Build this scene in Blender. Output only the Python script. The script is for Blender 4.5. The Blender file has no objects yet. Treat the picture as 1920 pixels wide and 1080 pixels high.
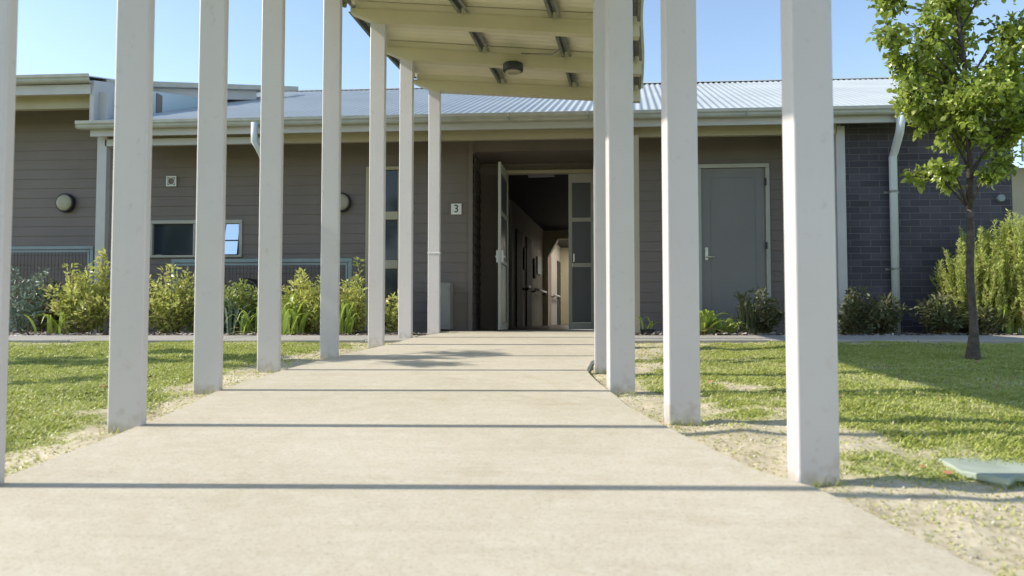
import bpy, math, random
import numpy as np
from mathutils import Vector, Matrix, Quaternion
R = math.radians
rng = np.random.default_rng(7)
random.seed(7)
scene = bpy.context.scene
col = scene.collection

# ---------------------------------------------------------------- camera
FPX = 1400.0; YAW = R(4.0); PITCH = R(2.45); CZ = 0.60
cd = bpy.data.cameras.new("camera"); cam = bpy.data.objects.new("camera", cd); col.objects.link(cam)
cam.location = (0, 0, CZ); cam.rotation_euler = (R(90) + PITCH, 0, YAW)
cd.sensor_width = 36; cd.lens = 36 * FPX / 1920; cd.clip_start = 0.05; cd.clip_end = 2000
cd.dof.use_dof = True; cd.dof.focus_distance = 7.5; cd.dof.aperture_fstop = 2.8
scene.camera = cam
# ---------------------------------------------------------------- sky and sun
w = bpy.data.worlds.new("World"); scene.world = w; w.use_nodes = True
nt = w.node_tree; bg = nt.nodes["Background"]
sky = nt.nodes.new("ShaderNodeTexSky"); sky.sky_type = 'NISHITA'; sky.sun_disc = False
SUN_EL = R(37); sdir = Vector((-math.cos(SUN_EL), -0.045, math.sin(SUN_EL))).normalized()
sky.sun_elevation = SUN_EL; sky.sun_rotation = R(267); sky.air_density = 1.0; sky.dust_density = 0.3; sky.ozone_density = 0.0
nt.links.new(sky.outputs[0], bg.inputs[0]); bg.inputs[1].default_value = 0.15
sl = bpy.data.lights.new("sun", 'SUN'); sl.energy = 3.55; sl.angle = R(0.5); sl.color = (1.0, 0.93, 0.82)
sun = bpy.data.objects.new("sun", sl); col.objects.link(sun); sun.location = (-20, 0, 20)
sun.rotation_euler = sdir.to_track_quat('Z', 'Y').to_euler()
scene.view_settings.view_transform = 'Standard'; scene.view_settings.look = 'None'
scene.view_settings.exposure = 0.76; scene.view_settings.gamma = 1.0
scene.cycles.max_bounces = 8; scene.cycles.transparent_max_bounces = 8
scene.cycles.use_denoising = True

# ---------------------------------------------------------------- frames
cy, sy = math.cos(YAW), math.sin(YAW)
def W(u, D, z=0.0):
    """view-aligned plan coordinates (u to the right, D deep) to world"""
    return Vector((u * cy - D * sy, u * sy + D * cy, z))
ROT = cam.rotation_euler.to_matrix()
def ray(px, py):
    return ROT @ Vector(((px - 960) / FPX, (540 - py) / FPX, -1))
def F(px, py, Y):
    """point of the facade plane at depth Y"""
    d = ray(px, py); t = Y / d.y
    return Vector((d.x * t, Y, CZ + d.z * t))
def AT(px, py, D):
    d = ray(px, py); dd = -sy * d.x + cy * d.y; t = D / dd
    return Vector((d.x * t, d.y * t, CZ + d.z * t))

# ---------------------------------------------------------------- materials
def mat(name, c, rough=0.6, c2=None, ns=6.0, bump=0.0, bs=60.0, metal=0.0, spec=0.5, trans=0.0, detail=6, tint=False, c3=None, extra=None):
    m = bpy.data.materials.new(name); m.use_nodes = True
    n = m.node_tree.nodes; l = m.node_tree.links
    p = n["Principled BSDF"]; p.inputs["Roughness"].default_value = rough
    p.inputs["Metallic"].default_value = metal; p.inputs["Specular IOR Level"].default_value = spec
    p.inputs["Base Color"].default_value = (*c, 1)
    tc = n.new("ShaderNodeTexCoord"); colsock = None
    if c2 is not None:
        mx = n.new("ShaderNodeMix"); mx.data_type = 'RGBA'
        mx.inputs[6].default_value = (*c, 1); mx.inputs[7].default_value = (*c2, 1)
        if tint:
            at = n.new("ShaderNodeAttribute"); at.attribute_name = "tint"
            if c3 is not None:
                cr = n.new("ShaderNodeValToRGB"); e = cr.color_ramp.elements
                e[0].position = 0.0; e[0].color = (*c, 1); e[1].position = 1.0; e[1].color = (*c3, 1)
                k = e.new(0.55); k.color = (*c2, 1); k2 = e.new(0.8); k2.color = (*c2, 1)
                l.new(at.outputs["Fac"], cr.inputs[0]); colsock = cr.outputs[0]
            else:
                l.new(at.outputs["Fac"], mx.inputs[0]); colsock = mx.outputs[2]
        else:
            nz = n.new("ShaderNodeTexNoise"); nz.inputs["Scale"].default_value = ns; nz.inputs["Detail"].default_value = detail
            l.new(tc.outputs["Object"], nz.inputs["Vector"])
            cr = n.new("ShaderNodeValToRGB"); cr.color_ramp.elements[0].position = 0.35; cr.color_ramp.elements[1].position = 0.65
            l.new(nz.outputs[0], cr.inputs[0]); l.new(cr.outputs[0], mx.inputs[0]); colsock = mx.outputs[2]
        l.new(colsock, p.inputs["Base Color"])
    if bump > 0:
        nb = n.new("ShaderNodeTexNoise"); nb.inputs["Scale"].default_value = bs; nb.inputs["Detail"].default_value = 5
        l.new(tc.outputs["Object"], nb.inputs["Vector"])
        b = n.new("ShaderNodeBump"); b.inputs["Strength"].default_value = bump; b.inputs["Distance"].default_value = 0.01
        l.new(nb.outputs[0], b.inputs["Height"]); l.new(b.outputs[0], p.inputs["Normal"])
    if trans > 0:
        t = n.new("ShaderNodeBsdfTranslucent")
        if colsock: l.new(colsock, t.inputs[0])
        else: t.inputs[0].default_value = (*c, 1)
        ms = n.new("ShaderNodeMixShader"); ms.inputs[0].default_value = trans
        l.new(p.outputs[0], ms.inputs[1]); l.new(t.outputs[0], ms.inputs[2])
        l.new(ms.outputs[0], n["Material Output"].inputs[0])
    return m

M = {}
M['post'] = mat('post_paint', (0.60, 0.565, 0.565), 0.33, (0.58, 0.545, 0.545), 3.0, 0.05, 25)
def post_dirt(m):
    n = m.node_tree.nodes; l = m.node_tree.links; p = n["Principled BSDF"]; src = p.inputs["Base Color"].links[0].from_socket
    tc = n.new("ShaderNodeTexCoord"); at = n.new("ShaderNodeAttribute"); at.attribute_name = "hgt"
    z = n.new("ShaderNodeTexNoise"); z.inputs["Scale"].default_value = 22; z.inputs["Detail"].default_value = 6; l.new(tc.outputs["Object"], z.inputs[0])
    a = n.new("ShaderNodeMapRange"); a.inputs[1].default_value = 0.0; a.inputs[2].default_value = 0.13; a.inputs[3].default_value = 0.36; a.inputs[4].default_value = 0.0; l.new(at.outputs["Fac"], a.inputs[0])
    b = n.new("ShaderNodeMath"); b.operation = 'ADD'; l.new(a.outputs[0], b.inputs[0]); l.new(z.outputs[0], b.inputs[1])
    c = n.new("ShaderNodeMapRange"); c.inputs[1].default_value = 0.62; c.inputs[2].default_value = 1.25; l.new(b.outputs[0], c.inputs[0])
    mx = n.new("ShaderNodeMix"); mx.data_type = 'RGBA'; mx.inputs[7].default_value = (0.30, 0.235, 0.15, 1); l.new(c.outputs[0], mx.inputs[0]); l.new(src, mx.inputs[6])
    mp = n.new("ShaderNodeMapping"); mp.inputs["Scale"].default_value = (9, 9, 1.1); z2 = n.new("ShaderNodeTexNoise"); z2.inputs["Scale"].default_value = 3; z2.inputs["Detail"].default_value = 8; z2.inputs["Roughness"].default_value = 0.7
    l.new(tc.outputs["Object"], mp.inputs[0]); l.new(mp.outputs[0], z2.inputs[0])
    d = n.new("ShaderNodeMapRange"); d.inputs[1].default_value = 0.56; d.inputs[2].default_value = 0.75; d.inputs[4].default_value = 0.10; l.new(z2.outputs[0], d.inputs[0])
    m2 = n.new("ShaderNodeMix"); m2.data_type = 'RGBA'; m2.blend_type = 'MULTIPLY'; m2.inputs[7].default_value = (0.80, 0.78, 0.72, 1); l.new(d.outputs[0], m2.inputs[0]); l.new(mx.outputs[2], m2.inputs[6])
    l.new(m2.outputs[2], p.inputs["Base Color"])
post_dirt(M['post'])
M['beam'] = mat('beam_paint', (0.62, 0.57, 0.415), 0.45, (0.59, 0.54, 0.395), 4.0, 0.04, 30)
M['soffit'] = mat('roof_underside', (0.76, 0.71, 0.57), 0.5, (0.72, 0.67, 0.54), 2.5)
M['galv'] = mat('galvanised_steel', (0.30, 0.31, 0.29), 0.5, (0.20, 0.21, 0.20), 22, metal=0.5)
M['roof'] = mat('corrugated_metal', (0.42, 0.455, 0.455), 0.48, (0.36, 0.395, 0.40), 1.2, spec=0.6)
M['roofdark'] = mat('wing_roof_metal', (0.45, 0.50, 0.52), 0.45, (0.40, 0.45, 0.47), 1.5)
def emis(name, c, st):
    m = mat(name, c); p = m.node_tree.nodes["Principled BSDF"]; p.inputs["Emission Color"].default_value = (*c, 1); p.inputs["Emission Strength"].default_value = st; return m
M['panel'] = emis('fill_glow_panel', (1.0, 0.9, 0.75), 5.0); M['panel_dim'] = emis('dim_lamp_panel', (0.16, 0.155, 0.15), 0.08)
M['gutter'] = mat('gutter_paint', (0.40, 0.40, 0.355), 0.45, (0.34, 0.34, 0.30), 7.0)
M['fascia'] = mat('fascia_paint', (0.50, 0.49, 0.50), 0.5, (0.46, 0.45, 0.46), 3.0)
M['cream'] = mat('cream_trim', (0.43, 0.385, 0.28), 0.5, (0.40, 0.355, 0.255), 3.0)
M['siding'] = mat('taupe_weatherboard', (0.178, 0.150, 0.134), 0.6, (0.160, 0.134, 0.120), 2.0, 0.05, 40)
M['pipe'] = mat('downpipe_paint', (0.62, 0.67, 0.71), 0.35, (0.57, 0.62, 0.66), 3.0)
M['teal'] = mat('grey_teal_frame', (0.22, 0.29, 0.31), 0.45, (0.19, 0.25, 0.27), 5.0)
M['winframe'] = mat('window_frame_paint', (0.42, 0.41, 0.37), 0.45, (0.39, 0.38, 0.34), 4.0)
M['doorblue'] = mat('grey_door_paint', (0.195, 0.19, 0.19), 0.45, (0.18, 0.175, 0.175), 2.0)
M['black'] = mat('black_plastic', (0.02, 0.02, 0.025), 0.45, (0.03, 0.03, 0.035), 20)
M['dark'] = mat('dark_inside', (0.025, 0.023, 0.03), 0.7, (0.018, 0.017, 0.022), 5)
M['lens'] = mat('opal_lens', (0.33, 0.31, 0.22), 0.35, (0.31, 0.29, 0.205), 5)
M['white'] = mat('white_plastic', (0.78, 0.78, 0.78), 0.4, (0.74, 0.74, 0.74), 5)
M['ink'] = mat('black_ink', (0.02, 0.02, 0.02), 0.5, (0.03, 0.03, 0.03), 40)
M['steel'] = mat('brushed_steel', (0.55, 0.56, 0.58), 0.28, (0.48, 0.49, 0.50), 40, metal=0.9)
M['inwall'] = mat('corridor_wall', (0.50, 0.48, 0.44), 0.7, (0.46, 0.44, 0.40), 2)
M['incream'] = mat('corridor_cream', (0.62, 0.58, 0.42), 0.6, (0.58, 0.54, 0.39), 2)
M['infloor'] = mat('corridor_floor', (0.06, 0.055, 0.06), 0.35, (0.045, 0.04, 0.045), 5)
M['redwood'] = mat('red_brown_door', (0.22, 0.05, 0.035), 0.5, (0.18, 0.04, 0.03), 8)
M['box'] = mat('grey_box_paint', (0.30, 0.30, 0.28), 0.4, (0.27, 0.27, 0.255), 4)
M['lid'] = mat('pale_green_lid', (0.39, 0.44, 0.36), 0.7, (0.31, 0.36, 0.29), 9, 0.3, 150)
M['bark'] = mat('tree_bark', (0.055, 0.042, 0.038), 0.85, (0.11, 0.09, 0.08), 18, 0.9, 45)  # bark darkened all over to stand in for canopy shade on the trunk
M['stem'] = mat('shrub_stem', (0.16, 0.11, 0.06), 0.8, (0.24, 0.18, 0.09), 20)
M['mulch'] = mat('mulch', (0.10, 0.075, 0.06), 0.9, (0.20, 0.17, 0.15), 35, 0.8, 60)
M['chip'] = mat('mulch_chip', (0.20, 0.15, 0.12), 0.85, (0.62, 0.57, 0.53), tint=True)
M['leaf_tree'] = mat('tree_leaf', (0.15, 0.20, 0.025), 0.3, (0.42, 0.51, 0.10), trans=0.45, tint=True, c3=(0.64, 0.69, 0.26))
M['leaf_yellow'] = mat('shrub_leaf_yellow', (0.25, 0.30, 0.05), 0.4, (0.56, 0.58, 0.17), trans=0.4, tint=True, c3=(0.66, 0.50, 0.32))
M['leaf_mid'] = mat('shrub_leaf_mid', (0.12, 0.18, 0.04), 0.4, (0.33, 0.40, 0.11), trans=0.3, tint=True, c3=(0.45, 0.36, 0.18))
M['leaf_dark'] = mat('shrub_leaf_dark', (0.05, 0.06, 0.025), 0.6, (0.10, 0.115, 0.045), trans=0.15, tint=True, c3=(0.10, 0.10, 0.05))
M['leaf_grey'] = mat('shrub_leaf_grey', (0.08, 0.13, 0.08), 0.5, (0.22, 0.29, 0.22), trans=0.2, tint=True, c3=(0.38, 0.44, 0.36))
M['leaf_strap'] = mat('strap_leaf', (0.18, 0.29, 0.045), 0.35, (0.40, 0.50, 0.10), trans=0.35, tint=True, c3=(0.50, 0.42, 0.18))
M['rosemary'] = mat('rosemary_needle', (0.30, 0.36, 0.07), 0.5, (0.50, 0.56, 0.15), trans=0.45, tint=True, c3=(0.62, 0.68, 0.25))
M['grass'] = mat('grass_blade', (0.24, 0.305, 0.045), 0.45, (0.47, 0.515, 0.135), trans=0.4, tint=True, c3=(0.66, 0.61, 0.36))
M['deadleaf'] = mat('fallen_leaf', (0.32, 0.12, 0.06), 0.7, (0.45, 0.22, 0.12), 60)
M['board'] = mat('pale_blue_blind', (0.66, 0.84, 0.94), 0.6, (0.62, 0.80, 0.90), 2)
M['clere'] = mat('clerestory_panel', (0.42, 0.52, 0.58), 0.5, (0.38, 0.48, 0.54), 1.5)
M['terracotta'] = mat('black_pot', (0.025, 0.025, 0.028), 0.6, (0.05, 0.05, 0.05), 12)

def glass(name, tintc, rough=0.03, refl=0.25):
    m = mat(name, tintc, rough, spec=0.45); return m
M['glass'] = glass('dark_window_glass', (0.03, 0.04, 0.055), 0.06)
M['mirror'] = mat('reflective_glass', (0.80, 0.86, 0.90), 0.04, metal=0.9)
M['frost'] = glass('frosted_door_glass', (0.085, 0.09, 0.10), 0.35)

def brick_mat():
    m = bpy.data.materials.new('dark_brick'); m.use_nodes = True
    n = m.node_tree.nodes; l = m.node_tree.links; p = n["Principled BSDF"]; p.inputs["Roughness"].default_value = 0.8
    tc = n.new("ShaderNodeTexCoord"); sp = n.new("ShaderNodeSeparateXYZ"); cb = n.new("ShaderNodeCombineXYZ")
    l.new(tc.outputs["Object"], sp.inputs[0]); 
    ad = n.new("ShaderNodeMath"); ad.operation = 'ADD'; l.new(sp.outputs[0], ad.inputs[0]); l.new(sp.outputs[1], ad.inputs[1])
    l.new(ad.outputs[0], cb.inputs[0]); l.new(sp.outputs[2], cb.inputs[1])
    b = n.new("ShaderNodeTexBrick"); l.new(cb.outputs[0], b.inputs["Vector"])
    b.inputs["Scale"].default_value = 1.0; b.inputs["Brick Width"].default_value = 0.25; b.inputs["Row Height"].default_value = 0.086
    b.inputs["Mortar Size"].default_value = 0.0055; b.inputs["Mortar Smooth"].default_value = 0.2; b.inputs["Bias"].default_value = 0.0
    b.inputs["Color1"].default_value = (0.105, 0.095, 0.125, 1); b.inputs["Color2"].default_value = (0.06, 0.056, 0.08, 1)
    b.inputs["Mortar"].default_value = (0.165, 0.152, 0.165, 1)
    nz = n.new("ShaderNodeTexNoise"); nz.inputs["Scale"].default_value = 3; nz.inputs["Detail"].default_value = 8; l.new(tc.outputs["Object"], nz.inputs["Vector"])
    mx = n.new("ShaderNodeMix"); mx.data_type = 'RGBA'; mx.blend_type = 'MULTIPLY'; mx.inputs[0].default_value = 0.55
    l.new(b.outputs[0], mx.inputs[6]); l.new(nz.outputs[0], mx.inputs[7]); l.new(mx.outputs[2], p.inputs["Base Color"])
    bp = n.new("ShaderNodeBump"); bp.inputs["Strength"].default_value = 0.6; bp.inputs["Distance"].default_value = 0.006; bp.invert = True
    l.new(b.outputs["Fac"], bp.inputs["Height"]); l.new(bp.outputs[0], p.inputs["Normal"])
    return m
M['brick'] = brick_mat()

def concrete_mat(name, a, b_, c_):
    m = bpy.data.materials.new(name); m.use_nodes = True
    n = m.node_tree.nodes; l = m.node_tree.links; p = n["Principled BSDF"]; p.inputs["Roughness"].default_value = 0.85
    p.inputs["Specular IOR Level"].default_value = 0.25
    tc = n.new("ShaderNodeTexCoord")
    def noise(s, d=6, r=0.6, stretch=None):
        z = n.new("ShaderNodeTexNoise"); z.inputs["Scale"].default_value = s; z.inputs["Detail"].default_value = d; z.inputs["Roughness"].default_value = r
        if stretch:
            mp = n.new("ShaderNodeMapping"); mp.inputs["Scale"].default_value = stretch
            l.new(tc.outputs["Object"], mp.inputs[0]); l.new(mp.outputs[0], z.inputs["Vector"])
        else: l.new(tc.outputs["Object"], z.inputs["Vector"])
        return z
    def ramp(src, lo, hi):
        r = n.new("ShaderNodeMapRange"); r.inputs[1].default_value = lo; r.inputs[2].default_value = hi; l.new(src.outputs[0], r.inputs[0]); return r
    z1, z2, z3 = noise(1.6, 5), noise(14, 8, 0.7), noise(5, 6, 0.7, (0.35, 2.2, 1))
    m1 = n.new("ShaderNodeMix"); m1.data_type = 'RGBA'; m1.inputs[6].default_value = (*a, 1); m1.inputs[7].default_value = (*b_, 1)
    l.new(ramp(z1, 0.35, 0.65).outputs[0], m1.inputs[0])
    m2 = n.new("ShaderNodeMix"); m2.data_type = 'RGBA'; m2.inputs[7].default_value = (*c_, 1); l.new(m1.outputs[2], m2.inputs[6])
    mm = n.new("ShaderNodeMath"); mm.operation = 'MULTIPLY'; mm.inputs[1].default_value = 0.9
    l.new(ramp(z2, 0.47, 0.78).outputs[0], mm.inputs[0]); l.new(mm.outputs[0], m2.inputs[0])
    m3 = n.new("ShaderNodeMix"); m3.data_type = 'RGBA'; m3.inputs[7].default_value = (a[0]*0.78, a[1]*0.76, a[2]*0.72, 1); l.new(m2.outputs[2], m3.inputs[6])
    m4 = n.new("ShaderNodeMath"); m4.operation = 'MULTIPLY'; m4.inputs[1].default_value = 0.55
    l.new(ramp(z3, 0.5, 0.75).outputs[0], m4.inputs[0]); l.new(m4.outputs[0], m3.inputs[0])
    l.new(m3.outputs[2], p.inputs["Base Color"])
    z5 = noise(75, 3, 0.8); m5 = n.new("ShaderNodeMix"); m5.data_type = 'RGBA'; m5.blend_type = 'MULTIPLY'; m5.inputs[7].default_value = (0.66, 0.63, 0.56, 1)
    l.new(m3.outputs[2], m5.inputs[6]); l.new(ramp(z5, 0.50, 0.80).outputs[0], m5.inputs[0])
    z6 = noise(2.6, 10, 0.75); m6 = n.new("ShaderNodeMix"); m6.data_type = 'RGBA'; m6.blend_type = 'MULTIPLY'; m6.inputs[7].default_value = (0.80, 0.76, 0.66, 1)
    l.new(m5.outputs[2], m6.inputs[6]); l.new(ramp(z6, 0.56, 0.80).outputs[0], m6.inputs[0]); l.new(m6.outputs[2], p.inputs["Base Color"])
    zb = noise(120, 4, 0.7); bp = n.new("ShaderNodeBump"); bp.inputs["Strength"].default_value = 0.45; bp.inputs["Distance"].default_value = 0.004
    l.new(zb.outputs[0], bp.inputs["Height"]); l.new(bp.outputs[0], p.inputs["Normal"])
    return m
M['concrete'] = concrete_mat('path_concrete', (0.555, 0.505, 0.40), (0.50, 0.45, 0.345), (0.60, 0.56, 0.47))
M['concrete2'] = concrete_mat('footpath_concrete', (0.40, 0.38, 0.335), (0.34, 0.325, 0.29), (0.47, 0.45, 0.41))

def ground_mat():
    m = bpy.data.materials.new('soil_and_turf'); m.use_nodes = True
    n = m.node_tree.nodes; l = m.node_tree.links; p = n["Principled BSDF"]; p.inputs["Roughness"].default_value = 0.95
    p.inputs["Specular IOR Level"].default_value = 0.1
    tc = n.new("ShaderNodeTexCoord")
    z = n.new("ShaderNodeTexNoise"); z.inputs["Scale"].default_value = 30; z.inputs["Detail"].default_value = 8; l.new(tc.outputs["Object"], z.inputs[0])
    z2 = n.new("ShaderNodeTexNoise"); z2.inputs["Scale"].default_value = 5; z2.inputs["Detail"].default_value = 6; l.new(tc.outputs["Object"], z2.inputs[0])
    cr = n.new("ShaderNodeValToRGB"); e = cr.color_ramp.elements
    e[0].position = 0.3; e[0].color = (0.36, 0.305, 0.20, 1); e[1].position = 0.7; e[1].color = (0.67, 0.60, 0.45, 1)
    mxn = n.new("ShaderNodeMath"); mxn.operation = 'ADD'; l.new(z.outputs[0], mxn.inputs[0]); l.new(z2.outputs[0], mxn.inputs[1])
    hf = n.new("ShaderNodeMath"); hf.operation = 'MULTIPLY'; hf.inputs[1].default_value = 0.5; l.new(mxn.outputs[0], hf.inputs[0]); l.new(hf.outputs[0], cr.inputs[0])
    cg = n.new("ShaderNodeValToRGB"); e = cg.color_ramp.elements
    e[0].position = 0.35; e[0].color = (0.14, 0.19, 0.03, 1); e[1].position = 0.7; e[1].color = (0.36, 0.41, 0.10, 1); l.new(z.outputs[0], cg.inputs[0])
    at = n.new("ShaderNodeAttribute"); at.attribute_name = "bare"
    mx = n.new("ShaderNodeMix"); mx.data_type = 'RGBA'; l.new(at.outputs["Fac"], mx.inputs[0]); l.new(cg.outputs[0], mx.inputs[6]); l.new(cr.outputs[0], mx.inputs[7])
    l.new(mx.outputs[2], p.inputs["Base Color"])
    bp = n.new("ShaderNodeBump"); bp.inputs["Strength"].default_value = 0.7; bp.inputs["Distance"].default_value = 0.02
    l.new(hf.outputs[0], bp.inputs["Height"]); l.new(bp.outputs[0], p.inputs["Normal"])
    return m
M['ground'] = ground_mat()

# ---------------------------------------------------------------- object helpers
def tag(o, label=None, cat=None, group=None, kind=None):
    if label: o['label'] = label
    if cat: o['category'] = cat
    if group: o['group'] = group
    if kind: o['kind'] = kind
    return o
def empty(name, loc=(0, 0, 0), rz=0.0):
    o = bpy.data.objects.new(name, None); o.empty_display_size = 0.2; o.location = loc; o.rotation_euler = (0, 0, rz)
    col.objects.link(o); return o
class MB:
    def __init__(s): s.v = []; s.f = []; s.sm = []
    def quad(s, a, b, c, d): i = len(s.v); s.v += [tuple(a), tuple(b), tuple(c), tuple(d)]; s.f.append((i, i+1, i+2, i+3)); return s
    def hexa(s, p):
        i = len(s.v); s.v += [tuple(q) for q in p]
        s.f += [(i, i+3, i+2, i+1), (i+4, i+5, i+6, i+7), (i, i+1, i+5, i+4), (i+1, i+2, i+6, i+5), (i+2, i+3, i+7, i+6), (i+3, i, i+4, i+7)]
        return s
    def box(s, x0, x1, y0, y1, z0, z1):
        return s.hexa([(x0,y0,z0),(x1,y0,z0),(x1,y1,z0),(x0,y1,z0),(x0,y0,z1),(x1,y0,z1),(x1,y1,z1),(x0,y1,z1)])
    def bar(s, a, b, wd, h, up=Vector((0, 0, 1))):
        a, b = Vector(a), Vector(b); d = (b-a).normalized(); sd = d.cross(up).normalized()*wd/2; u = sd.cross(d).normalized()*h/2
        return s.hexa([a-sd-u, a+sd-u, b+sd-u, b-sd-u, a-sd+u, a+sd+u, b+sd+u, b-sd+u])
    def tube(s, pts, rad, n=8, cap=True):
        pts = [Vector(p) for p in pts]; m = len(pts); rad = rad if isinstance(rad, (list, tuple)) else [rad]*m
        i0 = len(s.v); prev = None
        for k, p in enumerate(pts):
            d = (pts[min(k+1, m-1)] - pts[max(k-1, 0)]).normalized()
            if prev is None: a = d.orthogonal().normalized()
            else: a = (prev - d*prev.dot(d)).normalized()
            prev = a; b = d.cross(a)
            for j in range(n):
                t = 2*math.pi*j/n; s.v.append(tuple(p + (a*math.cos(t)+b*math.sin(t))*rad[k]))
        for k in range(m-1):
            for j in range(n):
                s.f.append((i0+k*n+j, i0+k*n+(j+1) % n, i0+(k+1)*n+(j+1) % n, i0+(k+1)*n+j))
        if cap: s.f.append(tuple(i0+j for j in range(n))[::-1]); s.f.append(tuple(i0+(m-1)*n+j for j in range(n)))
        return s
    def prism(s, poly, ax0, ax1, f):
        """poly: list of 2D, f(a,b,t) -> 3D"""
        n = len(poly); i = len(s.v)
        s.v += [tuple(f(a, b, ax0)) for a, b in poly] + [tuple(f(a, b, ax1)) for a, b in poly]
        for k in range(n): s.f.append((i+k, i+(k+1) % n, i+n+(k+1) % n, i+n+k))
        s.f.append(tuple(i+k for k in range(n))[::-1]); s.f.append(tuple(i+n+k for k in range(n)))
        return s
    def build(s, name, m, parent=None, bevel=0.0, smooth=False, origin=None, segs=2):
        me = bpy.data.meshes.new(name); me.from_pydata(s.v, [], s.f); me.update()
        o = bpy.data.objects.new(name, me); col.objects.link(o)
        if m: me.materials.append(m)
        import bmesh
        bm = bmesh.new(); bm.from_mesh(me); bmesh.ops.recalc_face_normals(bm, faces=bm.faces); bm.to_mesh(me); bm.free()
        if parent:
            o.parent = parent; o.matrix_parent_inverse = parent.matrix_basis.inverted() if origin is None else Matrix()
        if bevel > 0:
            md = o.modifiers.new("bevel", 'BEVEL'); md.width = bevel; md.segments = segs; md.limit_method = 'ANGLE'; md.angle_limit = R(40)
        if smooth or bevel > 0: me.shade_smooth() if smooth else me.set_sharp_from_angle(angle=R(40))
        return o
def npmesh(name, V, Fc, m, parent=None, tint=None, smooth=False, attrs=None):
    me = bpy.data.meshes.new(name); V = np.asarray(V, np.float32); Fc = np.asarray(Fc, np.int32)
    k = Fc.shape[1]; me.vertices.add(len(V)); me.vertices.foreach_set("co", V.ravel())
    me.loops.add(Fc.size); me.loops.foreach_set("vertex_index", Fc.ravel())
    me.polygons.add(len(Fc)); me.polygons.foreach_set("loop_start", np.arange(0, Fc.size, k, dtype=np.int32))
    me.update(calc_edges=True)
    if tint is not None: attrs = dict(attrs or {}, tint=tint)
    for a, vals in (attrs or {}).items():
        t = me.attributes.new(a, 'FLOAT', 'POINT'); t.data.foreach_set("value", np.asarray(vals, np.float32))
    if smooth: me.shade_smooth()
    me.materials.append(m); o = bpy.data.objects.new(name, me); col.objects.link(o)
    if parent: o.parent = parent; o.matrix_parent_inverse = parent.matrix_basis.inverted()
    return o
def vnoise(x, y, scale, seed):
    g = np.random.default_rng(seed).random((64, 64)); x = np.asarray(x)*scale+1000; y = np.asarray(y)*scale+1000
    xi = np.floor(x).astype(int); yi = np.floor(y).astype(int); fx = x-xi; fy = y-yi
    fx = fx*fx*(3-2*fx); fy = fy*fy*(3-2*fy)
    a = g[xi % 64, yi % 64]; b = g[(xi+1) % 64, yi % 64]; c = g[xi % 64, (yi+1) % 64]; d = g[(xi+1) % 64, (yi+1) % 64]
    return (a*(1-fx)+b*fx)*(1-fy)+(c*(1-fx)+d*fx)*fy
def fbm(x, y, s, seed, o=4):
    r = 0; a = 0.5; t = 0
    for k in range(o): r = r + a*vnoise(x, y, s*2**k, seed+k); t += a; a *= 0.5
    return r/t

# ---------------------------------------------------------------- ground levels (gentle ramp up to the door)
GD = [-50, 0, 1.7, 2.5, 3.28, 4.2, 5.1, 6.2, 7.0, 8.2, 9.1, 9.8, 400]
GZ = [-0.3, -0.12, 0.0, 0.062, 0.145, 0.212, 0.262, 0.31, 0.372, 0.425, 0.443, 0.45, 0.45]
def pz(D): return np.interp(D, GD, GZ)
def gz(D): return np.interp(D, GD, [a-0.03 for a in GZ[:-3]] + [0.40, 0.40, 0.40])
# path outline in plan (D, left u, right u)
PD = [-6, 0.6, 1.75, 2.1, 2.45, 2.65, 3.05, 3.35, 3.7, 4.15, 4.6, 5.1, 5.7, 6.2, 7.0, 8.0, 9.1, 9.9]
PL = [-1.9, -1.85, -1.78, -1.76, -1.73, -1.70, -1.65, -1.62, -1.62, -1.62, -1.60, -1.57, -1.50, -1.42, -1.17, -1.04, -0.85, -0.78]
PR = [1.6, 1.4, 1.15, 1.06, 0.98, 0.84, 0.73, 0.65, 0.585, 0.53, 0.51, 0.53, 0.62, 0.80, 1.00, 1.25, 1.42, 1.55]
def in_path(u, D, m=0.0): return (u > np.interp(D, PD, PL)-m) & (u < np.interp(D, PD, PR)+m)
LU = [-1.72, -1.75, -1.675, -1.695, -1.655, -1.50, -1.27, -1.14, -0.95]
LD = [1.40, 2.47, 3.27, 4.18, 5.10, 6.15, 7.00, 8.00, 9.10]
RU = [1.35, 1.028, 0.782, 0.62, 0.64, 0.87, 1.02, 1.22, 1.38]
RD = [1.45, 2.57, 3.455, 4.27, 5.10, 5.95, 6.90, 7.95, 8.95]
FP0, FP1 = 7.6, 8.75   # footpath between lawn and beds (D)

def bare_mask(u, D):
    el = np.interp(D, PD, PL)-u; er = u-np.interp(D, PD, PR)
    nz = fbm(u, D, 2.2, 3); n2 = fbm(u, D, 9.0, 11)
    a = np.where(el > 0, 1-(el-0.10)/0.55, 0)
    wr = np.interp(D, [1.5, 2.4, 3.0, 4.5, 6, 8], [1.3, 0.9, 1.0, 1.1, 0.7, 0.6])
    b = np.where(er > 0, 1-(er-0.12)/wr, 0)
    s = np.maximum(a, b)+(nz-0.5)*1.5+(n2-0.5)*0.8
    s = s+np.where((D > 7.2) & (D < FP0), 0.35, 0)+np.where(u > 2.9, -0.1, 0)
    # worn patch beside the pit lid, and a dry patch on the right lawn
    s = s+0.8*np.exp(-(((u-1.45)/0.5)**2+((D-2.35)/0.22)**2))+0.35*np.exp(-(((u-1.9)/0.6)**2+((D-3.0)/0.2)**2))
    n3 = fbm(u, D, 1.3, 91); n4 = fbm(u, D, 6.0, 95)
    patch = np.clip((n3+0.35*(n4-0.5)-0.55)*5, 0, 1)*0.5*np.where(u > 0, 1.1, 0.6)
    return np.clip(np.maximum(s*2.2-0.45, patch), 0, 1)

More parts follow.
